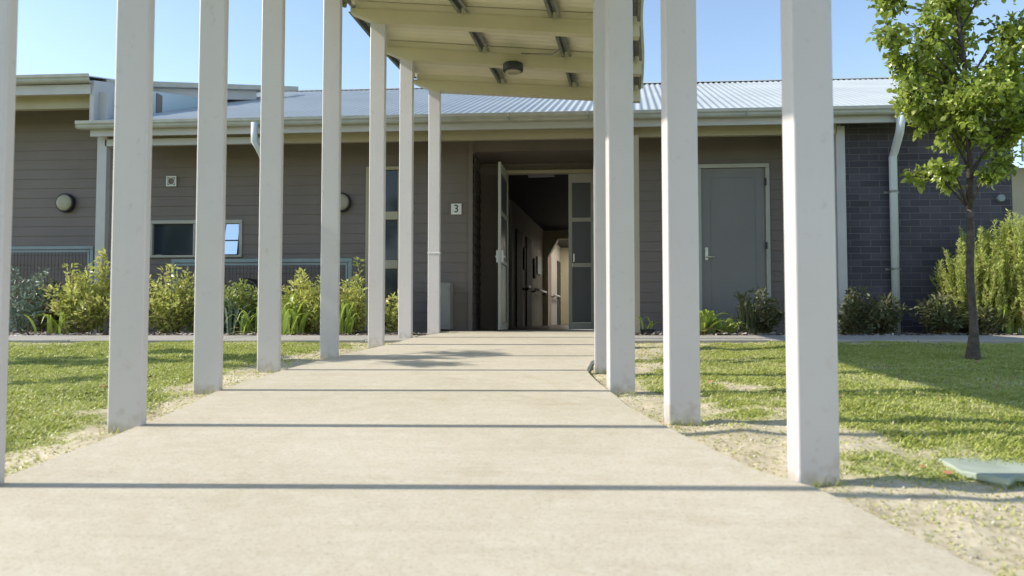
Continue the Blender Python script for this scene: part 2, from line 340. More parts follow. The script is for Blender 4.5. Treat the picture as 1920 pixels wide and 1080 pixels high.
ug = np.concatenate([[-400, -120, -50, -25, -14, -9, -7], np.arange(-6, 6.01, 0.04), [7, 9, 14, 25, 50, 120, 400]])
dg = np.concatenate([[-400, -120, -40, -15, -6, -2, 0, 1], np.arange(1.4, 10.01, 0.04), [10.6, 12, 16, 25, 50, 120, 400]])
U, Dg = np.meshgrid(ug, dg); nu, nd = len(ug), len(dg)
Zg = gz(Dg)+(fbm(U, Dg, 3.0, 21)-0.5)*0.055+(fbm(U, Dg, 14.0, 31)-0.5)*0.012
Zg = np.where(in_path(U, Dg, -0.03), pz(Dg)-0.10, np.where(in_path(U, Dg, 0.03), np.minimum(Zg, pz(Dg)-0.012), Zg))
Zg = np.where((Dg > FP0-0.02) & (Dg < FP1+0.02) & (np.abs(U) < 40), gz(Dg)-0.08, Zg)
Zg = np.where(Dg > 9.9, np.minimum(Zg, 0.36), Zg)
X = U*cy-Dg*sy; Y = U*sy+Dg*cy
idx = np.arange(nu*nd).reshape(nd, nu)
Fc = np.stack([idx[:-1, :-1], idx[:-1, 1:], idx[1:, 1:], idx[1:, :-1]], -1).reshape(-1, 4)
bare = bare_mask(U, Dg); bare = np.where(Dg > FP1, 0.9, bare)
g = npmesh('ground', np.stack([X, Y, Zg], -1).reshape(-1, 3), Fc, M['ground'], attrs={'bare': bare.ravel()}, smooth=True)
tag(g, kind='structure')
def ground_at(u, D): return float(gz(D)+(fbm(np.array([u]), np.array([D]), 3.0, 21)[0]-0.5)*0.055)

# concrete path
Ds = np.concatenate([[-6, -3, 0], np.arange(0.6, 9.85, 0.05)])
wob = (vnoise(Ds, Ds*0, 2.2, 5)-0.5)*0.03
mb = MB(); prev = None
for i, D in enumerate(Ds):
    l_, r_ = np.interp(D, PD, PL)+wob[i], np.interp(D, PD, PR)-wob[i]; z = float(pz(D))
    row = [W(l_-0.006, D, z-0.14), W(l_-0.004, D, z-0.012), W(l_+0.008, D, z)] + [W(l_+(r_-l_)*t, D, z) for t in np.linspace(0.05, 0.95, 10)] + [W(r_-0.008, D, z), W(r_+0.004, D, z-0.012), W(r_+0.006, D, z-0.14)]
    i0 = len(mb.v); mb.v += [tuple(p) for p in row]
    if prev is not None:
        for k in range(len(row)-1): mb.f.append((prev+k, prev+k+1, i0+k+1, i0+k))
    prev = i0
o = mb.build('path', M['concrete'], smooth=False); tag(o, kind='structure')
# porch slab
mb = MB()
a = W(-0.95, 9.853); b = W(1.75, 9.853)
xs0 = F(885, 600, 10.45).x-0.02
mb.hexa([(xs0-0.4, 9.82, 0.2), (b.x+0.3, 9.98, 0.2), (b.x+0.3, 11.34, 0.2), (xs0-0.4, 11.34, 0.2), (xs0-0.4, 9.82, 0.446), (b.x+0.3, 9.98, 0.446), (b.x+0.3, 11.34, 0.446), (xs0-0.4, 11.34, 0.446)])
o = mb.build('porch_floor', M['concrete'], bevel=0.006); tag(o, kind='structure')
# footpaths left and right: slabs with tooled joints
def slab_strip(name, u0, u1, dL, curve=lambda u: 0.0):
    mb = MB(); u = u0
    while u < u1-0.05:
        v = min(u+1.5, u1)
        z0, z1 = float(gz(FP0))+0.028, float(gz(FP1))+0.022
        a0, a1 = curve(u), curve(v)
        mb.hexa([W(u+0.004, FP0+a0, z0-0.1), W(v-0.004, FP0+a1, z0-0.1), W(v-0.004, FP1+a1, z1-0.1), W(u+0.004, FP1+a0, z1-0.1),
                 W(u+0.004, FP0+a0, z0), W(v-0.004, FP0+a1, z0), W(v-0.004, FP1+a1, z1), W(u+0.004, FP1+a0, z1)]); u = v
    o = mb.build(name, M['concrete2'], bevel=0.008); tag(o, kind='structure')
slab_strip('footpath', -12, -1.08, 0)
slab_strip('footpath', 1.13, 12, 0)

# garden bed mulch + chips
def bed(u0, u1):
    us = np.arange(u0, u1, 0.06); ds = np.arange(FP1+0.0, 10.35, 0.06); UU, DD = np.meshgrid(us, ds)
    ZZ = 0.405+(fbm(UU, DD, 4, 51)-0.5)*0.07+(fbm(UU, DD, 16, 53)-0.5)*0.03
    XX = UU*cy-DD*sy; YY = UU*sy+DD*cy; ii = np.arange(UU.size).reshape(UU.shape)
    ff = np.stack([ii[:-1, :-1], ii[:-1, 1:], ii[1:, 1:], ii[1:, :-1]], -1).reshape(-1, 4)
    o = npmesh('garden_bed', np.stack([XX, YY, ZZ], -1).reshape(-1, 3), ff, M['mulch'], smooth=True); tag(o, kind='structure')
    return o
bed(-9, -0.98); bed(1.5, 9)
def rect_scatter(n, u, D, z, lmin, lmax, wr, tintf):
    th = rng.random(n)*2*np.pi; L = lmin+(lmax-lmin)*rng.random(n); Wd = L*wr*(0.5+rng.random(n))
    tl = (rng.random(n)-0.5)*0.9
    ax = np.stack([np.cos(th)*np.cos(tl), np.sin(th)*np.cos(tl), np.sin(tl)], 1)*L[:, None]/2
    bx = np.stack([-np.sin(th), np.cos(th), (rng.random(n)-0.5)*0.6], 1)*Wd[:, None]/2
    c = np.stack([u*cy-D*sy, u*sy+D*cy, z], 1)
    V = np.stack([c-ax-bx, c+ax-bx, c+ax+bx, c-ax+bx], 1).reshape(-1, 3)
    Fq = np.arange(4*n).reshape(n, 4); return V, Fq, np.repeat(tintf, 4)
n = 9000
u = np.where(rng.random(n) < 0.6, rng.uniform(-8.5, -1.0, n), rng.uniform(1.5, 8.5, n)); D = FP1+0.02+1.2*rng.random(n)**1.4
V, Fq, t = rect_scatter(n, u, D, 0.418+(fbm(u, D, 4, 51)-0.5)*0.07+rng.random(n)*0.015, 0.02, 0.07, 0.4, rng.random(n)**2)
o = npmesh('mulch_chips', V, Fq, M['chip'], tint=t); tag(o, kind='stuff', label='bark mulch chips strewn over the garden beds', cat='mulch')

# grass blades
def grass(n):
    u = rng.uniform(-6.5, 6.5, n*3); D = 1.5+6.1*rng.random(n*3)**1.25
    ok = (~in_path(u, D, 0.015)) & (D < FP0-0.03) & (np.abs(u) < D*0.72+0.25); u = u[ok]; D = D[ok]
    b = bare_mask(u, D)
    keep = rng.random(len(u)) > np.clip(b*1.0, 0, 0.82); u = u[keep][:n]; D = D[keep][:n]; b = b[keep][:n]; n = len(u)
    # the plastic pit lid stands free of the turf
    lump = fbm(u, D, 5.0, 77)
    z = gz(D)+(fbm(u, D, 3.0, 21)-0.5)*0.055-0.004
    h = (0.010+0.016*rng.random(n))*(0.65+0.8*lump)*(1-0.45*b); wd = 0.0022+0.0022*rng.random(n)+D*0.00025
    th = rng.random(n)*2*np.pi; lean = 0.5+1.1*rng.random(n)
    base = np.stack([u*cy-D*sy, u*sy+D*cy, z], 1)
    sd = np.stack([np.cos(th), np.sin(th), 0*th], 1)*wd[:, None]
    ld = np.stack([-np.sin(th), np.cos(th), 0*th], 1)
    mid = base+ld*(h*lean*0.4)[:, None]+np.array([0, 0, 1])*(h*0.6)[:, None]
    tip = base+ld*(h*lean*1.1)[:, None]+np.array([0, 0, 1])*h[:, None]
    V = np.stack([base-sd, base+sd, mid+sd*0.8, mid-sd*0.8, tip], 1).reshape(-1, 3)
    i = np.arange(n)*5
    Ft = np.concatenate([np.stack([i, i+1, i+2], 1), np.stack([i, i+2, i+3], 1), np.stack([i+3, i+2, i+4], 1)])
    t = np.clip(-0.12+1.0*fbm(u, D, 1.7, 101)+0.45*lump+0.3*(rng.random(n)-0.5), 0, 0.78); dead = rng.random(n) < (0.15+0.6*b); t = np.where(dead, 0.85+0.15*rng.random(n), t)
    return npmesh('grass', V, Ft, M['grass'], tint=np.repeat(t, 5))
def tufts():
    C = []; 
    for uu, DD in list(zip(LU, LD))[1:]+list(zip(RU, RD))[1:6]:
        n = 60; a = rng.random(n); C.append(np.stack([uu-0.085+0.17*a, DD-0.04-0.03*rng.random(n)*rng.random(n)+0.0*a], 1)[rng.random(n) < vnoise(np.arange(n)*0.1+uu*5, np.arange(n)*0, 1.0, 9)*1.2])
    C = np.concatenate(C); ok = ~in_path(C[:, 0], C[:, 1], 0.0); C = C[ok]; n = len(C); z = gz(C[:, 1])+(fbm(C[:, 0], C[:, 1], 3.0, 21)-0.5)*0.055-0.004
    base = np.stack([C[:, 0]*cy-C[:, 1]*sy, C[:, 0]*sy+C[:, 1]*cy, z], 1); h = 0.02+0.035*rng.random(n); th = rng.random(n)*2*np.pi
    sd = np.stack([np.cos(th), np.sin(th), 0*th], 1)*0.0025; ld = np.stack([-np.sin(th), np.cos(th), 0*th], 1)*(h*0.7)[:, None]; up = np.array([0, 0, 1])*h[:, None]
    V = np.stack([base-sd, base+sd, base+ld+up], 1).reshape(-1, 3); return npmesh('weeds', V, np.arange(3*n).reshape(n, 3), M['grass'], tint=np.repeat(0.4+0.6*rng.random(n), 3))
tag(tufts(), kind='stuff', label='short dry weeds around the feet of the walkway posts', cat='weeds')
tag(grass(330000), kind='stuff', label='mown green lawn on both sides of the concrete path', cat='grass')
# fallen leaves and debris
n = 260
u = np.concatenate([rng.uniform(-4, 4.2, n)]); D = rng.uniform(1.9, 7.4, n); ok = ~in_path(u, D, -0.02); u, D = u[ok], D[ok]; n = len(u)
V, Fq, t = rect_scatter(n, u, D, gz(D)+0.018+(fbm(u, D, 3.0, 21)-0.5)*0.055, 0.012, 0.035, 0.5, rng.random(n))
tag(npmesh('fallen_leaves', V, Fq, M['deadleaf']), kind='stuff', label='small dry leaves scattered over the lawn and bare soil', cat='leaves')

n = 9000
u = rng.uniform(-3.2, 3.2, n); D = 1.6+5.9*rng.random(n)**1.4; bm_ = bare_mask(u, D); ok = (~in_path(u, D, -0.01)) & (bm_ > 0.6*rng.random(n)+0.3); u, D = u[ok], D[ok]; n = len(u)
sz = 0.0025+0.006*rng.random(n)**3; z = gz(D)+(fbm(u, D, 3.0, 21)-0.5)*0.055+(fbm(u, D, 14.0, 31)-0.5)*0.012+sz*0.3
c = np.stack([u*cy-D*sy, u*sy+D*cy, z], 1); cube = np.array([(1, 0, 0), (0, 1, 0), (-1, 0, 0), (0, -1, 0), (0, 0, 0.7), (0, 0, -0.7)], float)
V = c[:, None, :]+cube[None]*(0.6+0.8*rng.random((n, 6, 1)))*sz[:, None, None]; th = 0
Fp = np.array([(0, 1, 4), (1, 2, 4), (2, 3, 4), (3, 0, 4), (1, 0, 5), (2, 1, 5), (3, 2, 5), (0, 3, 5)]); Fq = (np.arange(n)[:, None, None]*6+Fp[None]).reshape(-1, 3)
M['pebble'] = mat('pebble', (0.30, 0.24, 0.17), 0.9, (0.66, 0.62, 0.54), tint=True)
tag(npmesh('pebbles', V.reshape(-1, 3), Fq, M['pebble'], tint=np.repeat(rng.random(n), 6)), kind='stuff', label='small pebbles and clods on the bare sandy soil beside the path', cat='pebbles')
n = 900
u = rng.uniform(-3.2, 3.2, n); D = 1.6+5.9*rng.random(n)**1.2; ok = (~in_path(u, D, 0.0)) & (bare_mask(u, D) > 0.4); u, D = u[ok], D[ok]; n = len(u)
V, Fq, t = rect_scatter(n, u, D, gz(D)+0.008+(fbm(u, D, 3.0, 21)-0.5)*0.055, 0.02, 0.06, 0.06, 0.3+0.7*rng.random(n))
tag(npmesh('dry_straw', V, Fq, M['chip'], tint=t), kind='stuff', label='bits of straw and twig lying on the bare soil by the path', cat='straw')
# ---------------------------------------------------------------- covered walkway
AXL = [1, 1, 1, 1, 2, 4, 9, 11, 11]; AXR = [-5, -7, -6, -4, 0, 4, 8, 10, 10]      # heading of the walkway axis at each pair (degrees to the right)
ZL, ZR = 3.41, 3.25
can = empty('walkway_canopy', W(0, 2.5, 0.0))
tag(can, 'pale covered walkway with close set posts, cream beams and curved metal roof', 'canopy')
def post(u, D, ztop, a, band=False):
    ang = YAW - R(a); c = W(u, D, 0); zb = float(gz(D))-0.1
    dx, dy = Vector((math.cos(ang), math.sin(ang), 0)), Vector((-math.sin(ang), math.cos(ang), 0))
    mb = MB(); hw, hd = 0.075, (0.026 if u < 0 else 0.041); zg = float(gz(D)); zs = [zb, zg, zg+0.03, zg+0.08, zg+0.16, zg+0.3, ztop]; Hh = []
    if band: zs = sorted(zs+[])
    for z in zs:
        for (a_, b_) in ((-1, -1), (1, -1), (1, 1), (-1, 1)): p_ = c+dx*hw*a_+dy*hd*b_; mb.v.append((p_.x, p_.y, z)); Hh.append(z-zg)
    for k_ in range(len(zs)-1):
        for j in range(4): q = k_*4; mb.f.append((q+j, q+(j+1) % 4, q+4+(j+1) % 4, q+4+j))
    mb.f.append((3, 2, 1, 0)); q = (len(zs)-1)*4; mb.f.append((q, q+1, q+2, q+3))
    o = mb.build('post', M['post'], can, bevel=0.008, segs=3)
    at = o.data.attributes.new("hgt", 'FLOAT', 'POINT'); at.data.foreach_set("value", np.array(Hh, np.float32))
    if band:
        mb = MB(); z = ztop-2.02+0.0
        mb.box(-0.078, 0.078, -0.032, 0.032, z, z+0.012); mb.v = [tuple(c+dx*v[0]+dy*v[1]+Vector((0, 0, v[2]))) for v in mb.v]
        mb.build('band', M['white'], o)
    return o
tops = []
for k in range(9):
    l0, r0 = W(LU[k], LD[k]), W(RU[k], RD[k]); d = (r0-l0).normalized()
    span = (r0-l0).length; fall = (ZR-ZL)/span
    a = l0-d*0.26; b = r0+d*0.17
    za, zb = ZL-fall*0.26*1, ZL+fall*(span+0.22)
    post(LU[k], LD[k], ZL+0.02, AXL[k], k == 8); post(RU[k], RD[k], ZL+fall*span+0.02, AXR[k])
    A = Vector((a.x, a.y, ZL+fall*-0.26)); B = Vector((b.x, b.y, zb)); tops.append((A, B, d))
    nrm = Vector((-d.y, d.x, 0))
    # tapered beam: shallow at the left tip
    mb = MB(); hw = 0.05; H = 0.13; U3 = Vector((0, 0, 1)); A2 = A+(B-A)*0.09
    mb.hexa([A-nrm*hw+U3*0.09, A2-nrm*hw, A2+nrm*hw, A+nrm*hw+U3*0.09, A-nrm*hw+U3*H, A2-nrm*hw+U3*H, A2+nrm*hw+U3*H, A+nrm*hw+U3*H])
    mb.hexa([A2-nrm*hw, B-nrm*hw, B+nrm*hw, A2+nrm*hw, A2-nrm*hw+U3*H, B-nrm*hw+U3*H, B+nrm*hw+U3*H, A2+nrm*hw+U3*H])
    mb.build('beam', M['beam'], can)
    mb = MB(); c0 = A+(B-A)*0.015+U3*(H+0.002); c1 = B+U3*(H+0.002); hw = 0.028
    mb.hexa([c0-nrm*hw, c1-nrm*hw, c1+nrm*hw, c0+nrm*hw, c0-nrm*hw+U3*0.077, c1-nrm*hw+U3*0.077, c1+nrm*hw+U3*0.077, c0+nrm*hw+U3*0.077])
    mb.build('packer', M['soffit'], can)
# purlins (top hats) between beams at four positions
U3 = Vector((0, 0, 1)); H = 0.13
def pt(k, t, up):
    A, B, d = tops[k]; return A+(B-A)*t+U3*(H+up)
for t in (0.0, 0.40, 0.715, 0.985):
    for k in range(8):
        a, b = pt(k, t, 0.004), pt(k+1, t, 0.004); dirv = (b-a).normalized(); s = dirv.cross(U3).normalized()
        a = a+dirv*0.055; b = b-dirv*0.055
        mb = MB()
        prof = [(-0.055, 0.0), (-0.055, 0.004), (-0.03, 0.006), (-0.022, 0.062), (0.022, 0.062), (0.03, 0.006), (0.055, 0.004), (0.055, 0.0), (0.026, 0.0), (0.018, 0.056), (-0.018, 0.056), (-0.026, 0.0)]
        n_ = len(prof); i0 = len(mb.v)
        for q in (a, b):
            for (x_, z_) in prof: mb.v.append(tuple(q+s*x_+U3*z_))
        for j in range(n_): mb.f.append((i0+j, i0+(j+1) % n_, i0+n_+(j+1) % n_, i0+n_+j))
        mb.build('purlin', M['galv'], can)
# roof sheet, corrugated along the beams' direction, following the curve
def catm(p0, p1, p2, p3, t): return 0.5*((2*p1)+(p2-p0)*t+(2*p0-5*p1+4*p2-p3)*t*t+(3*p1-p0-3*p2+p3)*t**3)
pts = [(A, B) for A, B, d in tops]
first = (pts[0][0]*2-pts[1][0], pts[0][1]*2-pts[1][1]); last = (pts[-1][0]*1+(pts[-1][0]-pts[-2][0])*0.15, pts[-1][1]+(pts[-1][1]-pts[-2][1])*0.15)
ptsx = [first]+pts+[last]
rows = []
ext = [(first[0]*0.7+pts[0][0]*0.3, first[1]*0.7+pts[0][1]*0.3)]
for k in range(1, len(pts)):
    p0, p1, p2, p3 = ptsx[k-1], ptsx[k], ptsx[k+1], ptsx[k+2]
    for t in np.linspace(0, 1, 40, endpoint=False): rows.append((catm(p0[0], p1[0], p2[0], p3[0], t), catm(p0[1], p1[1], p2[1], p3[1], t)))
rows.append(pts[-1]); rows.append(last)
Vr = []; nrow = len(rows); top = []
for i, (a, b) in enumerate(rows):
    d = (b-a).normalized(); a = a-d*0.07; b = b+d*0.04
    zz = H+0.085+0.008*math.cos(i*math.pi)*0 + 0.007*math.cos(i*2*math.pi/4)
    for t in np.linspace(0, 1, 8): top.append(a+(b-a)*t+U3*zz)
V = np.array([tuple(p) for p in top]); ii = np.arange(nrow*8).reshape(nrow, 8)
ff = np.stack([ii[:-1, :-1], ii[:-1, 1:], ii[1:, 1:], ii[1:, :-1]], -1).reshape(-1, 4)
o = npmesh('roof_sheet', V, ff, M['soffit'], can, smooth=True)
md = o.modifiers.new("thickness", 'SOLIDIFY'); md.thickness = 0.006; md.offset = 1
# light under the canopy
c = AT(962, 127, 7.84)
L = empty('ceiling_light', c); tag(L, 'round black bulkhead light with pale lens hanging under a canopy beam', 'light')
mb = MB(); mb.tube([c+Vector((0,0,0.045)), c+Vector((0,0,0.035)), c+Vector((0,0,-0.035)), c+Vector((0,0,-0.045))], [0.095, 0.108, 0.108, 0.10], 32); mb.build('rim', M['black'], L, bevel=0.006)
mb = MB(); mb.tube([c+Vector((0,0,-0.04)), c+Vector((0,0,-0.052)), c+Vector((0,0,-0.064))], [0.086, 0.082, 0.05], 32); mb.build('lens', M['lens'], L, smooth=True)
mb = MB(); q0 = AT(977, 100, 7.86); q1 = AT(1036, 102, 7.86); q2 = AT(1050, 92, 7.86); q3 = AT(1052, 84, 7.7)
mb.tube([q0, q1, q2, q3], 0.008, 8); o = mb.build('conduit', M['galv'], can, smooth=True)

# ---------------------------------------------------------------- school building
YW, YB, YG, YF, YBM, YR = 10.45, 9.92, 9.42, 9.56, 9.80, 11.35
B_ = empty('school_building', (0, 10.45, 0.4))
tag(B_, 'low school building with taupe weatherboards, dark brick end, corrugated grey roof and open entry doors', 'building')
def X_(px, Y=YW, py=450): return F(px, py, Y).x
def Z_(py, px=960, Y=YW): return F(px, py, Y).z
FL = 0.45; SOF = 3.175
def boards(mb, x0, x1, z0, z1, Y, P=0.141, Yof=None):
    k0 = math.floor(z0/P); k = k0
    while k*P < z1-0.002:
        a = max(z0, k*P); b = min(z1, (k+1)*P)
        yb = Y-0.013+0.009*(a/P-k); yt = Y-0.013+0.009*(b/P-k)
        mb.quad((x0, yb, a), (x1, yb, a), (x1, yt, b), (x0, yt, b))
        mb.quad((x0, Y, a), (x1, Y, a), (x1, yb, a), (x0, yb, a)); k += 1
    mb.quad((x0, Y, z0), (x0, Y-0.02, z0), (x0, Y-0.02, z1), (x0, Y, z1)); mb.quad((x1, Y, z0), (x1, Y-0.02, z0), (x1, Y-0.02, z1), (x1, Y, z1))
def boards_side(mb, X0, y0, y1, z0, z1, sgn=1, P=0.141):
    k = math.floor(z0/P)
    while k*P < z1-0.002:
        a = max(z0, k*P); b = min(z1, (k+1)*P)
        xb = X0+sgn*(0.020-0.016*(a/P-k)); xt = X0+sgn*(0.020-0.016*(b/P-k))
        mb.quad((xb, y0, a), (xb, y1, a), (xt, y1, b), (xt, y0, b)); mb.quad((X0, y0, a), (X0, y1, a), (xb, y1, a), (xb, y0, a)); k += 1
XWING = X_(197, 9.9, 200)
XWL = -14.0
xw0, xw1 = X_(281), X_(455); zw0, zw1 = Z_(483, 370), Z_(413, 370)         # wide window
xt0, xt1 = X_(686), X_(752); zt0, zt1 = FL, Z_(313, 720)                    # tall window
xr0 = X_(886); xr1 = X_(1152)                                               # recess
xd0, xd1 = X_(1307), X_(1443); zd1 = Z_(308, 1375)                          # grey door
zrh = Z_(283, 1000)
XBR = X_(1583, YB); XBE = X_(1900, YB)
def boards_open(mb, x0, x1, z0, z1, Y, ops, P=0.141):
    k = math.floor(z0/P)
    while k*P < z1-0.002:
        ra, rb = max(z0, k*P), min(z1, (k+1)*P)
        cuts = sorted({ra, rb} | {z for o in ops for z in o[2:] if ra < z < rb})
        for a, b in zip(cuts[:-1], cuts[1:]):
            iv = [(x0, x1)]
            for (ox0, ox1, oz0, oz1) in ops:
                if oz0 < (a+b)/2 < oz1: iv = [q for (p, r_) in iv for q in ((p, min(r_, ox0)), (max(p, ox1), r_)) if q[1]-q[0] > 1e-4]
            yb = Y-0.013+0.009*(a/P-k); yt = Y-0.013+0.009*(b/P-k)
            for p, r_ in iv:
                mb.quad((p, yb, a), (r_, yb, a), (r_, yt, b), (p, yt, b)); mb.quad((p, Y, a), (r_, Y, a), (r_, yb, a), (p, yb, a))
        k += 1
mb = MB()
boards(mb, XWL, XWING, 0.3, 3.72, YW)
boards_open(mb, XWING, XBR+0.02, 0.3, SOF, YW, [(xw0, xw1, zw0, zw1), (xt0, xt1, zt0, zt1), (xr0, xr1, 0.2, zrh), (xd0, xd1, 0.2, zd1)])
boards_side(mb, xr0, YW, YR, FL, zrh, 1); boards_side(mb, xr1, YW, YR, FL, zrh, -1)
mb.build('weatherboard_wall', M['siding'], B_)
# recess back wall around entry doors
xe0, xe1 = F(950, 450, YR).x, F(1117, 450, YR).x; ze1 = Z_(320, 1000, YR)
mb = MB(); boards(mb, xr0, xe0, FL, zrh+0.2, YR); boards(mb, xe1, xr1, FL, zrh+0.2, YR); boards(mb, xe0, xe1, ze1, zrh+0.2, YR)
mb.build('recess_wall', M['siding'], B_)
mb = MB(); mb.box(xr0+0.021, xr1-0.021, YW, YR-0.022, zrh, zrh+0.02); mb.build('recess_ceiling', M['siding'], B_)
mb = MB(); mb.box(xr0+0.022, xr1-0.022, YR-0.05, YR-0.022, zrh-0.03, zrh-0.002); mb.box(xr0-0.06, xr0+0.004, YW-0.034, YW-0.021, FL-0.1, SOF); mb.build('corner_trim', M['siding'], B_)
# brick end
mb = MB(); mb.box(XBR, XBE, YB, 14.0, 0.2, SOF-0.02); mb.build('brick_wall', M['brick'], B_)
# soffit, beam, fascia, gutter
mb = MB(); mb.box(XWING+0.1, XBR, YF+0.03, YW+0.3, SOF, SOF+0.02); mb.box(XBR, XBE+0.3, YF+0.03, YB-0.003, SOF-0.02, SOF); mb.build('soffit', M['cream'], B_)
mb = MB(); mb.box(XWING+0.12, XBR-0.11, YBM, YBM+0.07, 3.0, SOF-0.002); mb.build('veranda_beam', M['cream'], B_)
mb = MB(); mb.box(XWING+0.14, X_(492, 9.7), 9.70, 9.745, 2.975, 3.065); mb.build('veranda_rail', M['fascia'], B_)
mb = MB(); mb.box(XWING+0.02, XBE+0.35, YF, YF+0.027, 3.075, 3.205); mb.build('fascia', M['fascia'], B_)
def gutter(name, x0, x1, y, z, parent):
    prof = [(0.0, 0.0), (-0.085, 0.0), (-0.10, 0.02), (-0.10, 0.045), (-0.118, 0.06), (-0.118, 0.098), (-0.105, 0.103), (-0.10, 0.095), (-0.09, 0.03), (-0.075, 0.012), (0.0, 0.012)]
    mb = MB(); mb.prism([(p[0], p[1]) for p in prof], x0, x1, lambda a, b, t: (t, y+a, z+b))
    mb.box(x0, x0+0.004, y-0.105, y-0.001, z+0.004, z+0.09)
    o = mb.build(name, M['gutter'], parent)
    return o
gutter('gutter', XWING-0.12, XBE+0.4, YF-0.004, 3.16, B_)
for px in (610, 952, 1102, 1400):
    x = X_(px, YG, 215); mb = MB(); mb.bar((x, YG+0.012, 3.26), (x+0.012, YG+0.035, 3.15), 0.016, 0.008); mb.build('gutter_bracket', M['galv'], B_)
# corrugated main roof
SL = 0.39; RY = 14.45; zeave = 3.25; SK = 0.09
P = 0.10
xs = np.arange(XWING-0.06, XBE+0.5, P/6); ph = np.arange(len(xs))*2*np.pi/6
def roof_strip(y0, z0, y1, z1, skew, name, xs=xs, ph=ph, m='roof', parent=B_):
    ys = np.linspace(0, 1, 12); V = []
    for t in ys:
        yy = y0+(y1-y0)*t; zz = z0+(z1-z0)*t
        V.append(np.stack([xs+skew*(yy-y0), np.full_like(xs, yy), zz+0.013*np.sin(ph)], 1))
    V = np.concatenate(V); n_ = len(xs); ii = np.arange(len(ys)*n_).reshape(len(ys), n_)
    ff = np.stack([ii[:-1, :-1], ii[:-1, 1:], ii[1:, 1:], ii[1:, :-1]], -1).reshape(-1, 4)
    return npmesh(name, V, ff, M[m], parent, smooth=True)
zr = zeave+SL*(RY-9.5)
roof_strip(9.49, zeave, RY, zr, SK, 'roof'); roof_strip(RY, zr, 19.4, zeave, SK, 'roof_rear')
mb = MB(); mb.quad((XWING+0.2, RY-0.2, zr-0.2*SL+0.024), (XBE+1.0, RY-0.2, zr-0.2*SL+0.024), (XBE+1.0, RY, zr+0.03), (XWING+0.2, RY, zr+0.03)); mb.quad((XWING+0.2, RY, zr+0.03), (XBE+1.0, RY, zr+0.03), (XBE+1.0, RY+0.2, zr-0.2*SL+0.024), (XWING+0.2, RY+0.2, zr-0.2*SL+0.024)); mb.build('ridge_cap', M['roof'], B_)
# body behind so no light leaks
mb = MB(); mb.box(XWL, -3.0, 18.9, 19.1, 0.2, 3.2); mb.build('rear_wall', M['siding'], B_)
mb = MB(); mb.box(3.0, XBE-0.11, 18.9, 19.1, 0.2, 3.2); mb.build('rear_wall', M['siding'], B_)
mb = MB(); mb.box(XBE-0.1, XBE-0.004, 14.001, 19.1, 0.2, 3.1); mb.build('side_wall', M['siding'], B_)
mb = MB(); mb.v += [(XBE-0.02, 9.6, 3.18), (XBE-0.02, 19.2, 3.18), (XBE-0.02, RY, zr-0.05)]; mb.f.append((0, 1, 2)); mb.build('gable_end', M['fascia'], B_)
# veranda posts
def vpost(px0, px1, Y, ztop, py=450, name='veranda_post', m='fascia'):
    x0, x1 = X_(px0, Y, py), X_(px1, Y, py); mb = MB(); mb.box(x0, x1, Y, Y+0.09, 0.3, ztop); return mb.build(name, M[m], B_, bevel=0.005)
vpost(178, 196, 9.70, 3.72); vpost(1174, 1199, 9.68, 2.998, name='veranda_post', m='cream')
vpost(803, 822, 9.68, 2.998, m='cream'); vpost(1571, 1588, 9.80, 3.10)
# left wing: higher eave
ZWG = 3.80
mb = MB(); mb.box(XWL, XWING+0.0, YF, YF+0.027, ZWG-0.14, ZWG-0.01); mb.build('wing_fascia', M['fascia'], B_)
gutter('wing_gutter', XWL, XWING+0.05, YF-0.004, ZWG, B_)
mb = MB(); mb.box(XWL, XWING-0.02, YBM-0.02, YBM+0.06, ZWG-0.27, ZWG-0.10); mb.build('wing_beam', M['cream'], B_)
mb = MB(); mb.box(XWL, XWING, YF+0.03, YW+0.2, ZWG-0.1, ZWG-0.08); mb.build('wing_soffit', M['cream'], B_)
mb = MB(); mb.hexa([(XWING-0.02, YF+0.03, ZWG-0.62), (XWING+0.04, YF+0.03, ZWG-0.62), (XWING+0.04, 14, ZWG-0.62), (XWING-0.02, 14, ZWG-0.62), (XWING-0.02, YF+0.03, ZWG+0.05), (XWING+0.04, YF+0.03, ZWG+0.05), (XWING+0.04, 14, ZWG+1.1), (XWING-0.02, 14, ZWG+1.1)]); mb.build('wing_end_wall', M['fascia'], B_)
xs2 = np.arange(XWL, XWING-0.02, P/6)
roof_strip(9.49, ZWG+0.09, 14.4, ZWG+0.09+0.24*4.9, 0, 'wing_roof', xs2, np.arange(len(xs2))*2*np.pi/6, 'roofdark')
# raised skillion behind the wing: verge running back to the right
va, vb = AT(200, 149, 10.35), AT(560, 162, 13.6)
dv = (vb-va).normalized(); nb = Vector((-dv.y, dv.x, 0)).normalized()
mb = MB(); U3 = Vector((0, 0, 1))
def slabv(mb, a, b, t, h, drop):
    mb.hexa([a-U3*(drop+h), b-U3*(drop+h), b+nb*t-U3*(drop+h), a+nb*t-U3*(drop+h), a-U3*drop, b-U3*drop, b+nb*t-U3*drop, a+nb*t-U3*drop])
slabv(mb, va, vb, 0.12, 0.085, 0.0); mb.build('upper_gutter', M['gutter'], B_, bevel=0.01)
mb = MB(); slabv(mb, va+nb*0.13, vb+nb*0.13-dv*0.9, 0.03, 0.16, 0.08); mb.build('upper_fascia', M['fascia'], B_)
mb = MB(); slabv(mb, va+nb*0.16, vb+nb*0.16-dv*0.5, 3.4, 0.03, 0.02); mb.build('upper_roof', M['roofdark'], B_)
wa, wb = AT(287, 205, 10.75), AT(500, 168, 13.9)
